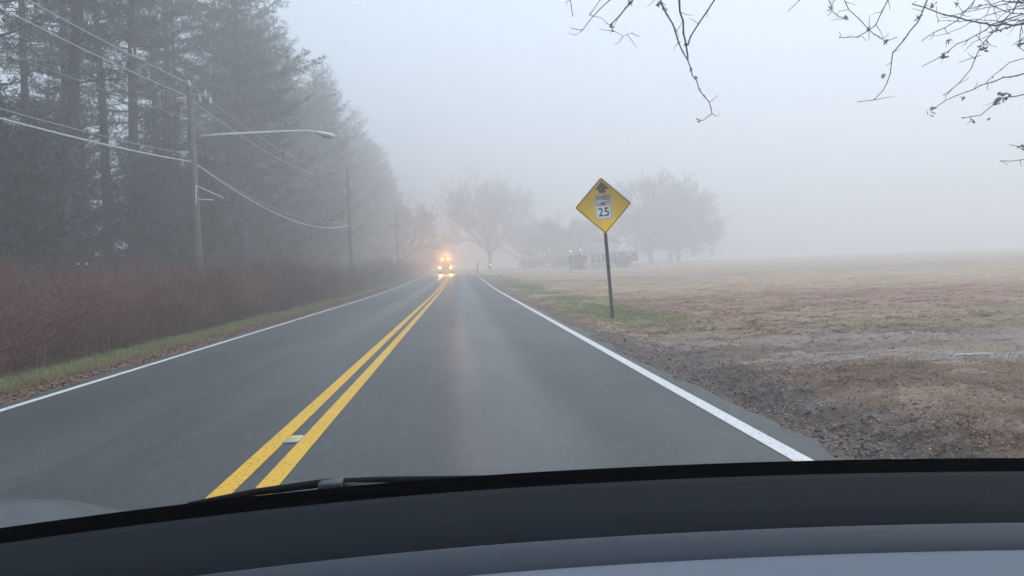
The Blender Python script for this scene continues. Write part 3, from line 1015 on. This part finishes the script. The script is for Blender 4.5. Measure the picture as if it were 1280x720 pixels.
up2 = pole(p2x, p2y, P(441, 208, p2y).z - gz(p2x, p2y))
tag(up2, "second utility pole from the car, dark and faded by fog, no lamp", "utility pole", "utility poles along the wood")
B2 = (p2x, p2y)
q = rel(441, 240, B2)
g = Geo(); g.tube([(-.3, 0, q.z - .15), (-.3, 0, q.z), (-.3, 0, q.z + .2)], [.05, .09, .05], 8); g.obj("insulator", M['porcelain'], up2, True)
g = Geo(); g.tube([(-.35, 0, q.z - .1), (0, 0, q.z - .1)], .03, 6); g.obj("side_bracket", M['galv'], up2)
a_, b_ = rel(448, 292, B2), rel(464, 299, B2)
g = Geo(); g.tube([Vector((a_.x - .1, -.1, a_.z)), Vector((b_.x, -.1, b_.z))], .05, 6); g.tube([Vector((a_.x, -.1, a_.z - .5)), Vector((a_.x + .5, -.1, a_.z - .45))], .035, 6)
g.obj("brace_bracket", M['galv'], up2)
up3 = pole(p3x, p3y, P(500, 262, p3y).z - gz(p3x, p3y))
tag(up3, "third utility pole from the car, nearly lost in the fog", "utility pole", "utility poles along the wood")
g = Geo(); g.box((-.9, -.06, 7.1), (.9, .06, 7.25)); g.obj("crossarm", M['pole'], up3)

def catenary(pts, sag, n=24):
    out = []
    for (a, b), s in zip(zip(pts[:-1], pts[1:]), sag):
        for k in range(n):
            t = k / n
            out.append(Vector(a).lerp(Vector(b), t) - Vector((0, 0, 4 * s * t * (1 - t))))
    out.append(Vector(pts[-1]))
    return out
def wire(label, z_px, r, m, ys=(-14,), sag=(.95, .9, .9), dx=0.0, start=None, stop=3):
    """z_px: pixel heights on pole 1, 2, 3"""
    a1 = P(250, z_px[0], p1y); a1.x = p1x + dx
    h0_ = start if start is not None else a1.z
    pts = [(-9.9 + dx * 1.2, -14, h0_), tuple(a1)]
    if stop > 1: a2 = P(441, z_px[1], p2y); pts.append((p2x + dx, p2y, a2.z))
    if stop > 2: a3 = P(500, z_px[2], p3y); pts.append((p3x + dx, p3y, a3.z)); pts.append((-8 + dx, 150, a3.z + .3))
    g = Geo(); g.tube(catenary(pts, (list(sag) + [.8])[:len(pts) - 1]), r, 6)
    o = g.obj("overhead_wire", m)
    tag(o, label, "wire", "overhead wires strung along the poles")
wire("topmost thin overhead wire running to the pin on the pole top", (104, 214, 268), .012, M['cable_l'], dx=.0, start=8.9)
wire("thin overhead wire just under the topmost one, meeting the wire spacer", (119, 222, 272), .014, M['cable_l'], dx=-.12, start=8.4)
wire("faint middle wire passing beneath the street lamp arm", (151, 238, 280), .010, M['cable'], dx=.15, start=7.0, stop=2)
wire("upper of the two sagging communication cables, on the small side bracket", (190, 276, 300), .016, M['cable'], dx=-.5, start=6.2)
wire("thickest pale sagging cable, lowest on the first pole", (202, 281, 303), .028, M['cable_l'], dx=-.02, start=5.9, sag=(1.0, 1.05, .9))
# spacer hanging on the upper wires
ws = empty("wire_spacer", P(170, 70, 22.2))
g = Geo(); g.tube([(-.10, 0, .22), (-.06, 0, -.02)], .02, 6); g.tube([(.04, 0, .2), (.06, 0, -.1)], .02, 6); g.obj("arm", M['porcelain'], ws)
g = Geo(); g.tube([(-.12, 0, .02), (.2, .1, -.1)], .03, 6); g.obj("clamp", M['porcelain'], ws)
tag(ws, "small pale spacer clipped on the upper wires before the pole", "spacer")

# ------------------------------------------------------------------ warning sign
def text_geo(txt, size, m, name, parent, x, z, y, sx=1.0):
    cu = bpy.data.curves.new(name, 'FONT')
    cu.body = txt; cu.size = size; cu.align_x = 'CENTER'; cu.align_y = 'CENTER'
    cu.extrude = .0008; cu.offset = size * .018; cu.space_character = 1.08
    t = bpy.data.objects.new(name, cu); C.objects.link(t)
    dg = bpy.context.evaluated_depsgraph_get(); dg.update()
    me = bpy.data.meshes.new_from_object(t.evaluated_get(dg))
    bpy.data.objects.remove(t)
    o = bpy.data.objects.new(name, me); C.objects.link(o)
    me.materials.clear(); me.materials.append(m)
    o.parent = parent; o.location = (x, y, z); o.rotation_euler = (R(90), 0, 0); o.scale = (sx, 1, 1)
    return o
SZ = 1.25 * F / 69.5
sb = P(766, 398, SZ)
sign = empty("warning_sign", (sb.x, SZ, gz(sb.x, SZ)))
sign.rotation_euler = (0, R(-2.75), R(-6))
zoff = -gz(sb.x, SZ)
g = Geo()
ph = 1.93
g.prism([(-.036, -.4), (.036, -.4), (.036, ph + .9), (-.036, ph + .9)], .012, .055)
g.obj("post", M['post'], sign, bevel=.004)
g = Geo(); g.prism([(-.012, -.4), (.012, -.4), (.012, ph + .9), (-.012, ph + .9)], .055, .075); g.obj("post_rib", M['galv'], sign)
zc = ph + .655
D = .645
def diamond(d, r, n=5):
    pts = []
    for k in range(4):
        a0 = math.pi / 2 * k - math.pi / 2      # corner direction: bottom, right, top, left
        cx, cz = math.cos(a0) * (d - r * 1.414), math.sin(a0) * (d - r * 1.414)
        for j in range(n):
            a = a0 + (-.5 + j / (n - 1)) * math.pi / 2
            pts.append((cx + r * math.cos(a), zc + cz + r * math.sin(a)))
    return pts
g = Geo(); g.prism(diamond(D, .045), 0.0, .003); panel = g.obj("panel", M['signy'], sign)
def ring(d0, d1, r, y, m, name, par):
    a, b = diamond(d0, r), diamond(d1, max(.008, r - (d0 - d1) * .7))
    n = len(a); g = Geo()
    v = [(x, y, z) for x, z in a] + [(x, y, z) for x, z in b]
    g.add(v, [(k, (k + 1) % n, n + (k + 1) % n, n + k) for k in range(n)])
    return g.obj(name, m, par)
ring(.628, .604, .04, -.0015, M['signb'], "border", panel)
# arrow pointing ahead
g = Geo()
g.prism([(-.055, .30), (.055, .30), (.055, .375), (.155, .375), (0, .545), (-.155, .375), (-.055, .375)], -.003, -.001)
for v in g.v: v[:, 2] += zc
# polygon is concave: rebuild as two convex pieces
g = Geo()
g.prism([(-.078, zc + .285), (.078, zc + .285), (.078, zc + .365), (-.078, zc + .365)], -.003, -.0012)
g.prism([(-.165, zc + .365), (.165, zc + .365), (0, zc + .545)], -.003, -.0012)
g.obj("arrow", M['signb'], panel)
pw, pt, pb = .185, .258, -.305
g = Geo(); g.prism([(-pw, zc + pb), (pw, zc + pb), (pw, zc + pt), (-pw, zc + pt)], -.0042, -.0012); plate = g.obj("speed_plate", M['signw'], sign)
g = Geo()
bw = .008; ins = .012
x0, x1, zb, zt = -pw + ins, pw - ins, zc + pb + ins, zc + pt - ins
for a, b, c, d in ((x0, x1, zt - bw, zt), (x0, x1, zb, zb + bw), (x0, x0 + bw, zb + bw, zt - bw), (x1 - bw, x1, zb + bw, zt - bw)):
    g.prism([(a, c), (b, c), (b, d), (a, d)], -.0052, -.0044)
g.obj("border", M['signb'], plate)
text_geo("SPEED", .125, M['signb'], "lettering", plate, 0, zc + .165, -.0056, .86)
text_geo("LIMIT", .125, M['signb'], "lettering", plate, 0, zc + .035, -.0056, .90)
text_geo("25", .27, M['signb'], "number", plate, 0, zc - .155, -.0056, .92)
tag(sign, "yellow diamond sign with black arrow and white speed limit plate on leaning post", "road sign")

# ------------------------------------------------------------------ raised road marker
rm = empty("road_marker", (0, 0, 0))
mp = P(355, 550, 1.25 * F / 202)
rm.location = (-1.32, mp.y, rise(mp.y) + .005)
g = Geo()
g.add([(-.06,-.12,0),(.06,-.12,0),(.06,.12,0),(-.06,.12,0),(-.05,-.07,.016),(.05,-.07,.016),(.05,.07,.016),(-.05,.07,.016)],
      [(0,3,2,1),(4,5,6,7),(0,1,5,4),(1,2,6,5),(2,3,7,6),(3,0,4,7)])
M['casting'] = mat("grey marker casting", (.55, .54, .52), .6, .4, .1, 30)
M['refl'] = mat("yellow reflector", (.80, .75, .06), .25, .6)
g.obj("base", M['casting'], rm)
g = Geo(); g.box((-.042, -.064, .014), (.042, .0, .026)); g.obj("reflector", M['refl'], rm)
tag(rm, "yellow raised reflector between the two yellow centre lines", "road marker")

# ------------------------------------------------------------------ truck with amber lights
def truck():
    TY = 118.0; TX = Xat(557, TY)
    t = empty("work_truck", (TX, TY, rise(TY))); t.scale = (1.15, 1.15, 1.15)
    body = mat("truck paint", (.06, .045, .03), .6, .3)
    dark = mat("truck glass", (.03, .035, .04), .1, .6)
    tyre = mat("tyre rubber", (.02, .02, .02), .8, .2)
    rim = mat("steel rim", (.45, .45, .45), .4, .5, metal=.6)
    # front faces -y (the camera)
    g = Geo(); g.box((-.95, .0, .55), (.95, 1.15, 1.2)); g.obj("bonnet", body, t, bevel=.06)
    g = Geo(); v = [(-.93,1.15,.5),(.93,1.15,.5),(.93,2.9,.5),(-.93,2.9,.5),(-.93,1.15,1.22),(.93,1.15,1.22),(.93,2.9,1.3),(-.93,2.9,1.3),(-.76,1.75,1.98),(.76,1.75,1.98),(.78,2.8,2.0),(-.78,2.8,2.0)]
    g.add(v, [(0,3,2,1),(0,1,5,4),(1,2,6,5),(2,3,7,6),(3,0,4,7),(4,5,9,8),(5,6,10,9),(6,7,11,10),(7,4,8,11),(8,9,10,11)]); g.obj("cab", body, t, bevel=.04)
    g = Geo(); g.add([(-.82,1.19,1.26),(.82,1.19,1.26),(.70,1.70,1.90),(-.70,1.70,1.90)], [(0,1,2,3)])
    for vv in g.v: vv[:, 1] -= .03
    g.obj("windscreen", dark, t)
    g = Geo(); g.box((-1.0, 2.95, .6), (1.0, 5.6, 1.45)); g.box((-1.0, 2.95, 1.45), (-.92, 5.6, 1.9)); g.box((.92, 2.95, 1.45), (1.0, 5.6, 1.9)); g.box((-.9, 2.96, 1.45), (.9, 3.04, 2.1)); g.obj("cargo_bed", body, t, bevel=.02)
    g = Geo(); g.box((-1.0, -.12, .42), (1.0, -.01, .62)); g.obj("bumper", rim, t, bevel=.03)
    g = Geo(); g.box((-.5, -.03, .68), (.5, -.005, 1.08)); g.obj("grille", tyre, t)
    for sx in (-1, 1):
        hl = mat("headlamp lens", (.9, .8, .6), .2, .5, emit=((1, .66, .22), HEAD_E))
        g = Geo(); g.tube([(sx * .74, -.05, .9), (sx * .74, -.005, .9)], .13, 16); g.obj("headlight", hl, t)
        ld = bpy.data.lights.new("headlight_lamp", 'SPOT'); ld.spot_size = R(80); ld.spot_blend = .8; ld.energy = HEAD_W * (.75 if sx < 0 else 1.3); ld.color = (1, .55, .18); ld.shadow_soft_size = .12; ld.specular_factor = 0
        lo = bpy.data.objects.new("headlight_lamp", ld); C.objects.link(lo); lo.parent = t; lo.location = (sx * .74, -.16, .92); lo.rotation_euler = (R(99), 0, R(180))
        g = Geo(); g.box((sx * 1.12 - .1, 1.45, 1.25), (sx * 1.12 + .1, 1.52, 1.55)); g.obj("wing_mirror", tyre, t)
        for wy in (.6, 4.5):
            wl = empty("wheel", (sx * .86, wy, .4)); wl.parent = t
            g = Geo(); g.tube([(-.12, 0, 0), (-.1, 0, 0), (.1, 0, 0), (.12, 0, 0)], [.36, .40, .40, .36], 20); g.obj("tyre", tyre, wl, True)
            g = Geo(); g.tube([(-.125, 0, 0), (.125, 0, 0)], .22, 16); g.obj("rim", rim, wl)
    g = Geo(); g.box((-.55, 1.95, 2.0), (.55, 2.2, 2.07)); bar = g.obj("light_bar", tyre, t)
    for sx, k in ((-.42, 1.2), (.42, 1.0)):
        am = mat("amber beacon", (.9, .35, .05), .2, .5, emit=((1, .30, .04), BEAC_E))
        g = Geo(); g.tube([(sx, 2.07, 2.07), (sx, 2.07, 2.12), (sx, 2.07, 2.22), (sx, 2.07, 2.27)], [.12, .13, .11, .05], 14); g.obj("beacon", am, t, True)
        ld = bpy.data.lights.new("beacon_lamp", 'POINT'); ld.energy = BEAC_W * k; ld.color = (1, .33, .05); ld.shadow_soft_size = .1; ld.specular_factor = 0
        lo = bpy.data.objects.new("beacon_lamp", ld); C.objects.link(lo); lo.parent = t; lo.location = (sx, 1.7, 2.5)
    tag(t, "oncoming truck glowing with amber beacons and yellow headlights in the fog", "truck")
HEAD_E, HEAD_W, BEAC_E, BEAC_W = 20, 1900, 22, 1100
truck()

# ------------------------------------------------------------------ house, bushes, yard lamps
def house():
    HZ = 118.0
    X0, X1 = Xat(733, HZ), Xat(797, HZ)
    z0 = gz((X0 + X1) / 2, HZ)
    wd = X1 - X0
    h = empty("white_house", (X0, HZ, z0))
    wall = mat("white clapboard", (.80, .80, .80), .7, .3, .04, 2)
    roofm = mat("grey shingles", (.30, .29, .29), .85, .2, .15, 3)
    glass = mat("house window glass", (.05, .06, .07), .1, .6)
    dep = 7.0
    g = Geo(); g.box((0, 0, 0), (wd, dep, 2.5)); g.add([(0, 0, 2.5), (0, dep, 2.5), (0, dep / 2, 3.9), (wd, 0, 2.5), (wd, dep, 2.5), (wd, dep / 2, 3.9)], [(0, 2, 1), (3, 4, 5)]); g.obj("wall", wall, h)
    g = Geo()
    v = [(-.4, -.5, 2.36), (wd + .4, -.5, 2.36), (wd + .4, dep / 2, 4.02), (-.4, dep / 2, 4.02), (wd + .4, dep + .5, 2.36), (-.4, dep + .5, 2.36)]
    v2 = [(a, b, c + .12) for a, b, c in v]
    g.add(v + v2, [(0, 3, 2, 1), (3, 5, 4, 2), (6, 7, 8, 9), (9, 8, 10, 11), (0, 1, 7, 6), (5, 11, 10, 4), (0, 6, 9, 3), (3, 9, 11, 5), (1, 2, 8, 7), (2, 4, 10, 8)])
    rf = g.obj("roof", roofm, h)
    g = Geo(); g.box((wd * .62, dep / 2 - .3, 3.7), (wd * .62 + .7, dep / 2 + .3, 5.0)); g.obj("chimney", mat("brick", (.28, .15, .12), .9, .2, .2, 9), rf)
    # light coloured gable over the entry
    g = Geo(); gx = wd * .62
    g.add([(gx, -.9, 2.5), (gx + 3.0, -.9, 2.5), (gx + 1.5, -.9, 3.7), (gx, dep / 2 - .6, 2.6), (gx + 3.0, dep / 2 - .6, 2.6), (gx + 1.5, dep / 2 - .6, 3.75)], [(0, 1, 2)])
    g.add([(gx - .2, -1.0, 2.48), (gx + 1.5, -1.0, 3.86), (gx + 1.5, dep / 2, 3.9), (gx - .2, dep / 2, 2.6)], [(0, 1, 2, 3)])
    g.add([(gx + 3.2, -1.0, 2.48), (gx + 1.5, -1.0, 3.861), (gx + 1.5, dep / 2, 3.901), (gx + 3.2, dep / 2, 2.6)], [(0, 1, 2, 3)])
    g.obj("gable", wall, h)
    for px_ in (.10, .24, .44, .88):
        fr = Geo(); a = wd * px_; fr.box((a - .06, -.05, .85), (a + 1.16, -.01, 2.15)); f_ = fr.obj("window", wall, h)
        gg = Geo(); gg.box((a, -.07, .92), (a + .52, -.052, 2.08)); gg.box((a + .58, -.07, .92), (a + 1.1, -.052, 2.08)); gg.obj("pane", glass, f_)
    g = Geo(); a = wd * .70; g.box((a, -.06, 0), (a + .95, -.01, 2.1)); g.obj("door", mat("front door", (.12, .10, .10), .5, .4), h)
    for k in range(7):
        g = Geo(); a = .3 + k * .85; g.box((a, -1.5, 0), (a + .12, -1.38, 2.35)); g.obj("porch_post", wall, h)
    g = Geo(); g.box((-.1, -1.7, 2.36), (6.0, -.52, 2.46)); g.obj("porch_roof", wall, h)
    tag(h, "low white house with a porch seen faintly behind the sign post", "house")
house()

def bush(name, px, Z, rx, rz_, lab, seed, m='needle2'):
    X = Xat(px, Z); z0 = gz(X, Z)
    b = empty(name, (X, Z, z0))
    rg = np.random.RandomState(seed)
    n = 1500
    d = rg.normal(size=(n, 3)); d /= np.linalg.norm(d, axis=1, keepdims=True)
    r = rg.uniform(.55, 1.05, n)[:, None] ** .7
    lump = .9 + .38 * np.sin(d[:, :1] * 4 + seed) * np.cos(d[:, 2:3] * 5 + seed) + .2 * np.sin(d[:, 2:3] * 9 + seed * 2)
    c = d * r * lump * np.array([rx, rx, rz_ * .55]); c[:, 2] += rz_ * .55
    g = Geo(); tufts(g, c, d, 7, .28, .09, seed); g.obj("foliage", M[m], b)
    g = Geo()
    for k in range(4):
        a = k * 1.6
        g.tube([(0, 0, -.1), (math.cos(a) * rx * .3, math.sin(a) * rx * .3, rz_ * .35), (math.cos(a) * rx * .5, math.sin(a) * rx * .5, rz_ * .7)], [.05, .04, .02], 5)
    g.obj("stem", M['bark2'], b)
    tag(b, lab, "bush", "dark bushes around the white house")
bush("round_bush", 722, 112, 1.25, 2.0, "dark round bush standing before the near corner of the white house", 1)
bush("round_bush", 778, 112, 1.25, 1.8, "dark bush against the white house wall past the sign post", 2)
bush("round_bush", 705, 150, 2.6, 1.8, "wide faint hedge bush between the roadside tree and the house", 3)
bush("round_bush", 668, 160, 3.2, 1.7, "low faint bush nearest the big roadside tree", 4)

M['lampglow'] = mat("lit lamp glass", (.9, .9, .9), .3, .5, emit=((.92, .96, 1), 9))
def yard_lamp(px, py, Z, r, lab):
    X = P(px, py, Z).x; z0 = gz(X, Z); zt = P(px, py, Z).z - z0
    y_ = empty("yard_lamp", (X, Z, z0))
    g = Geo(); g.tube([(0, 0, -.3), (0, 0, zt - r)], [.06, .045], 8); g.obj("post", M['post'], y_)
    g = Geo(); g.tube([(0, 0, zt - r), (0, 0, zt - r * .4), (0, 0, zt + r * .6), (0, 0, zt + r)], [r * .5, r, r, r * .4], 12); g.obj("lamp_globe", M['lampglow'], y_, True)
    g = Geo(); g.tube([(0, 0, zt + r), (0, 0, zt + r * 1.5)], [r * 1.2, .01], 12); g.obj("lamp_cap", M['post'], y_)
    tag(y_, lab, "yard lamp", "small lit lamps in the fog")
yard_lamp(613, 331, 112, .09, "small lit lamp at the foot of the large roadside tree")
yard_lamp(713, 314, 96, .075, "small lit lamp above the dark round bush")
yard_lamp(725, 312, 98, .045, "smallest lit lamp between the round bush and the sign post")

# pale roadside box near the big tree
mb = empty("mailbox", (Xat(597, 100), 100, gz(Xat(597, 100), 100)))
M['pale'] = mat("pale painted metal", (.75, .77, .8), .5, .4)
g = Geo(); g.box((-.06, -.06, -.3), (.06, .06, 1.35)); g.obj("post", M['post'], mb)
g = Geo(); g.prism([(-.16, 1.35)] + [(.16, 1.35)] + [(.16 * math.cos(a * .314), 1.6 + .16 * math.sin(a * .314)) for a in range(0, 11)], -.3, .3); g.obj("box", M['pale'], mb)
tag(mb, "pale mailbox on a post just before the large roadside tree", "mailbox")

# driveway reflector stakes in the thicket
for px, lab in ((98, "thin stake with a white reflector standing in the thicket, nearer the car"),
                (108.5, "thin stake with a white reflector in the thicket, beyond its twin")):
    Z = 8.3 * F / (575 - px)
    X = -8.3
    st = empty("reflector_stake", (X + 1.0, Z, gz(X + 1.0, Z)))
    zz = P(px, 330, Z).z - st.location.z
    st.location.x = P(px, 330, Z).x
    g = Geo(); g.tube([(0, 0, -.2), (0, 0, zz)], .012, 6); g.obj("stake", M['post'], st)
    g = Geo(); g.tube([(0, -.02, zz), (0, 0, zz)], .022, 12); g.obj("reflector", M['pale'], st)
    tag(st, lab, "reflector stake", "reflector stakes in the thicket")

# ------------------------------------------------------------------ the car the picture is taken from
car = empty("car", (0, 0, 0))
tag(car, "dark dashboard, bonnet edge and wipers of the car one rides in", "car")
def base_y(x):
    d = x - .10
    return 1.05 - (.25 if d < 0 else .17) * d * d
DZ = .965
def sweep(prof, name, m, x0=-.80, x1=1.25, n=90, parent=None, smooth=True, zfun=None):
    xs_ = np.linspace(x0, x1, n)
    v, f = [], []
    k = len(prof)
    for x in xs_:
        by = base_y(x) - 1.05
        for (yy, zz) in prof:
            v.append((x, yy + by, zz + (zfun(x, yy) if zfun else 0)))
    for i in range(n - 1):
        for j in range(k - 1):
            a = i * k + j
            f.append((a, a + k, a + k + 1, a + 1))
    g = Geo(); g.add(v, f)
    return g.obj(name, m, parent, smooth)
dash = sweep([(.974, .955), (.972, DZ + .001), (.95, DZ + .001), (.90, DZ + .001), (.86, DZ + .0), (.78, DZ - .004), (.765, .90)], "dashboard", M['dash'], parent=car)
sweep([(1.075, .90), (1.052, .952), (1.048, DZ - .001), (1.02, DZ), (.9725, DZ - .001), (.968, .93)], "windscreen_surround", M['black'], parent=car)
# moulded lip and the binnacle pad nearer the driver, sky reflection painted into its grey
lip = []
for k in range(15):
    a = math.pi * (-.05 + 1.15 * k / 14)
    lip.append((.742 + .036 * math.cos(a), DZ - .012 + .022 * math.sin(a)))
sweep(lip, "instrument_hood", M['lip'] if 'lip' in M else mat("slate moulded lip", (.034, .042, .056), .6, .2, .03, 200, .03), parent=dash)
sweep([(.714, .90), (.713, DZ - .006), (.707, DZ - .001), (.69, DZ + .001), (.60, DZ - .002), (.45, DZ - .02), (.40, .85)], "binnacle_pad", M['hoodpad'], parent=dash)
# bonnet beyond the glass, only its far corner shows past the wiper
def bonnet():
    xs_ = np.linspace(-.86, 1.0, 50); ys_ = np.linspace(1.10, 2.1, 24)
    X, Y = np.meshgrid(xs_, ys_)
    Z = .905 - (Y - 1.10) * .26 - .10 * ((Y - 1.1)) ** 2
    Z = Z + .052 * np.exp(-((X + .74) / .13) ** 2) * np.clip((Y - 1.1) * 6, 0, 1) * (1 - sstep(1.35, 1.8, Y))
    Z = Z - .05 * sstep(-.80, -.86, X)
    nx, ny = 50, 24
    i = (np.arange(ny - 1)[:, None] * nx + np.arange(nx - 1)[None, :]).ravel()
    g = Geo(); g.add(np.stack([X, Y, Z], -1).reshape(-1, 3), np.stack([i, i + 1, i + nx + 1, i + nx], 1))
    g.obj("bonnet", M['bonnet'], car, True)
bonnet()
def wiper(pxs, hub, Z0, rb=.0062):
    w_ = Geo()
    pts = [P(x, y, Z0 + dz) for x, y, dz in pxs]
    fine = []
    for a, b in zip(pts[:-1], pts[1:]):
        for k in range(8): fine.append(a.lerp(b, k / 8))
    fine.append(pts[-1])
    w_.tube(fine, [rb * (.55 + .45 * math.sin(math.pi * min(1, max(0, k / (len(fine) - 1))))) for k in range(len(fine))], 8)
    o = w_.obj("wiper", M['rubber'], car, True)
    if hub:
        c = P(hub[0], hub[1], Z0 - .01)
        g = Geo(); g.box((c.x - .017, c.y - .02, c.z - .009), (c.x + .017, c.y + .015, c.z + .008)); g.obj("wiper_hub", M['rubber2'], o, bevel=.003)
        g = Geo(); g.tube([P(hub[0], hub[1] + 2, Z0 - .012), P(hub[0] + 130, hub[1] + 3, Z0 - .02), P(hub[0] + 330, hub[1] + 2, Z0 - .03)], [.006, .006, .005], 8); g.obj("wiper_arm", M['rubber2'], o, True)
    return o
M['rubber2'] = mat("satin black metal", (.035, .040, .045), .4, .5)
wiper([(235, 631, -.08), (320, 615, -.04), (400, 604.5, -.01), (470, 601, 0), (640, 598, .01), (815, 589, .01)], (415, 606), 1.11)
wiper([(812, 588, .0), (950, 584, .0), (1120, 583, -.01), (1330, 584, -.03)], None, 1.09)

# ------------------------------------------------------------------ fog
hm = bpy.data.materials.new("haze"); hm.use_nodes = True
for n_ in list(hm.node_tree.nodes): hm.node_tree.nodes.remove(n_)
out = hm.node_tree.nodes.new("ShaderNodeOutputMaterial")
pv = hm.node_tree.nodes.new("ShaderNodeVolumePrincipled")
pv.inputs["Color"].default_value = (.992, .995, .996, 1)
pv.inputs["Density"].default_value = HAZE
pv.inputs["Anisotropy"].default_value = 0.5
hm.node_tree.links.new(pv.outputs[0], out.inputs["Volume"])
g = Geo(); g.box((-920, -320, -3.0), (920, 1020, 34))
hz = g.obj("haze", hm)
tag(hz, kind="stuff")
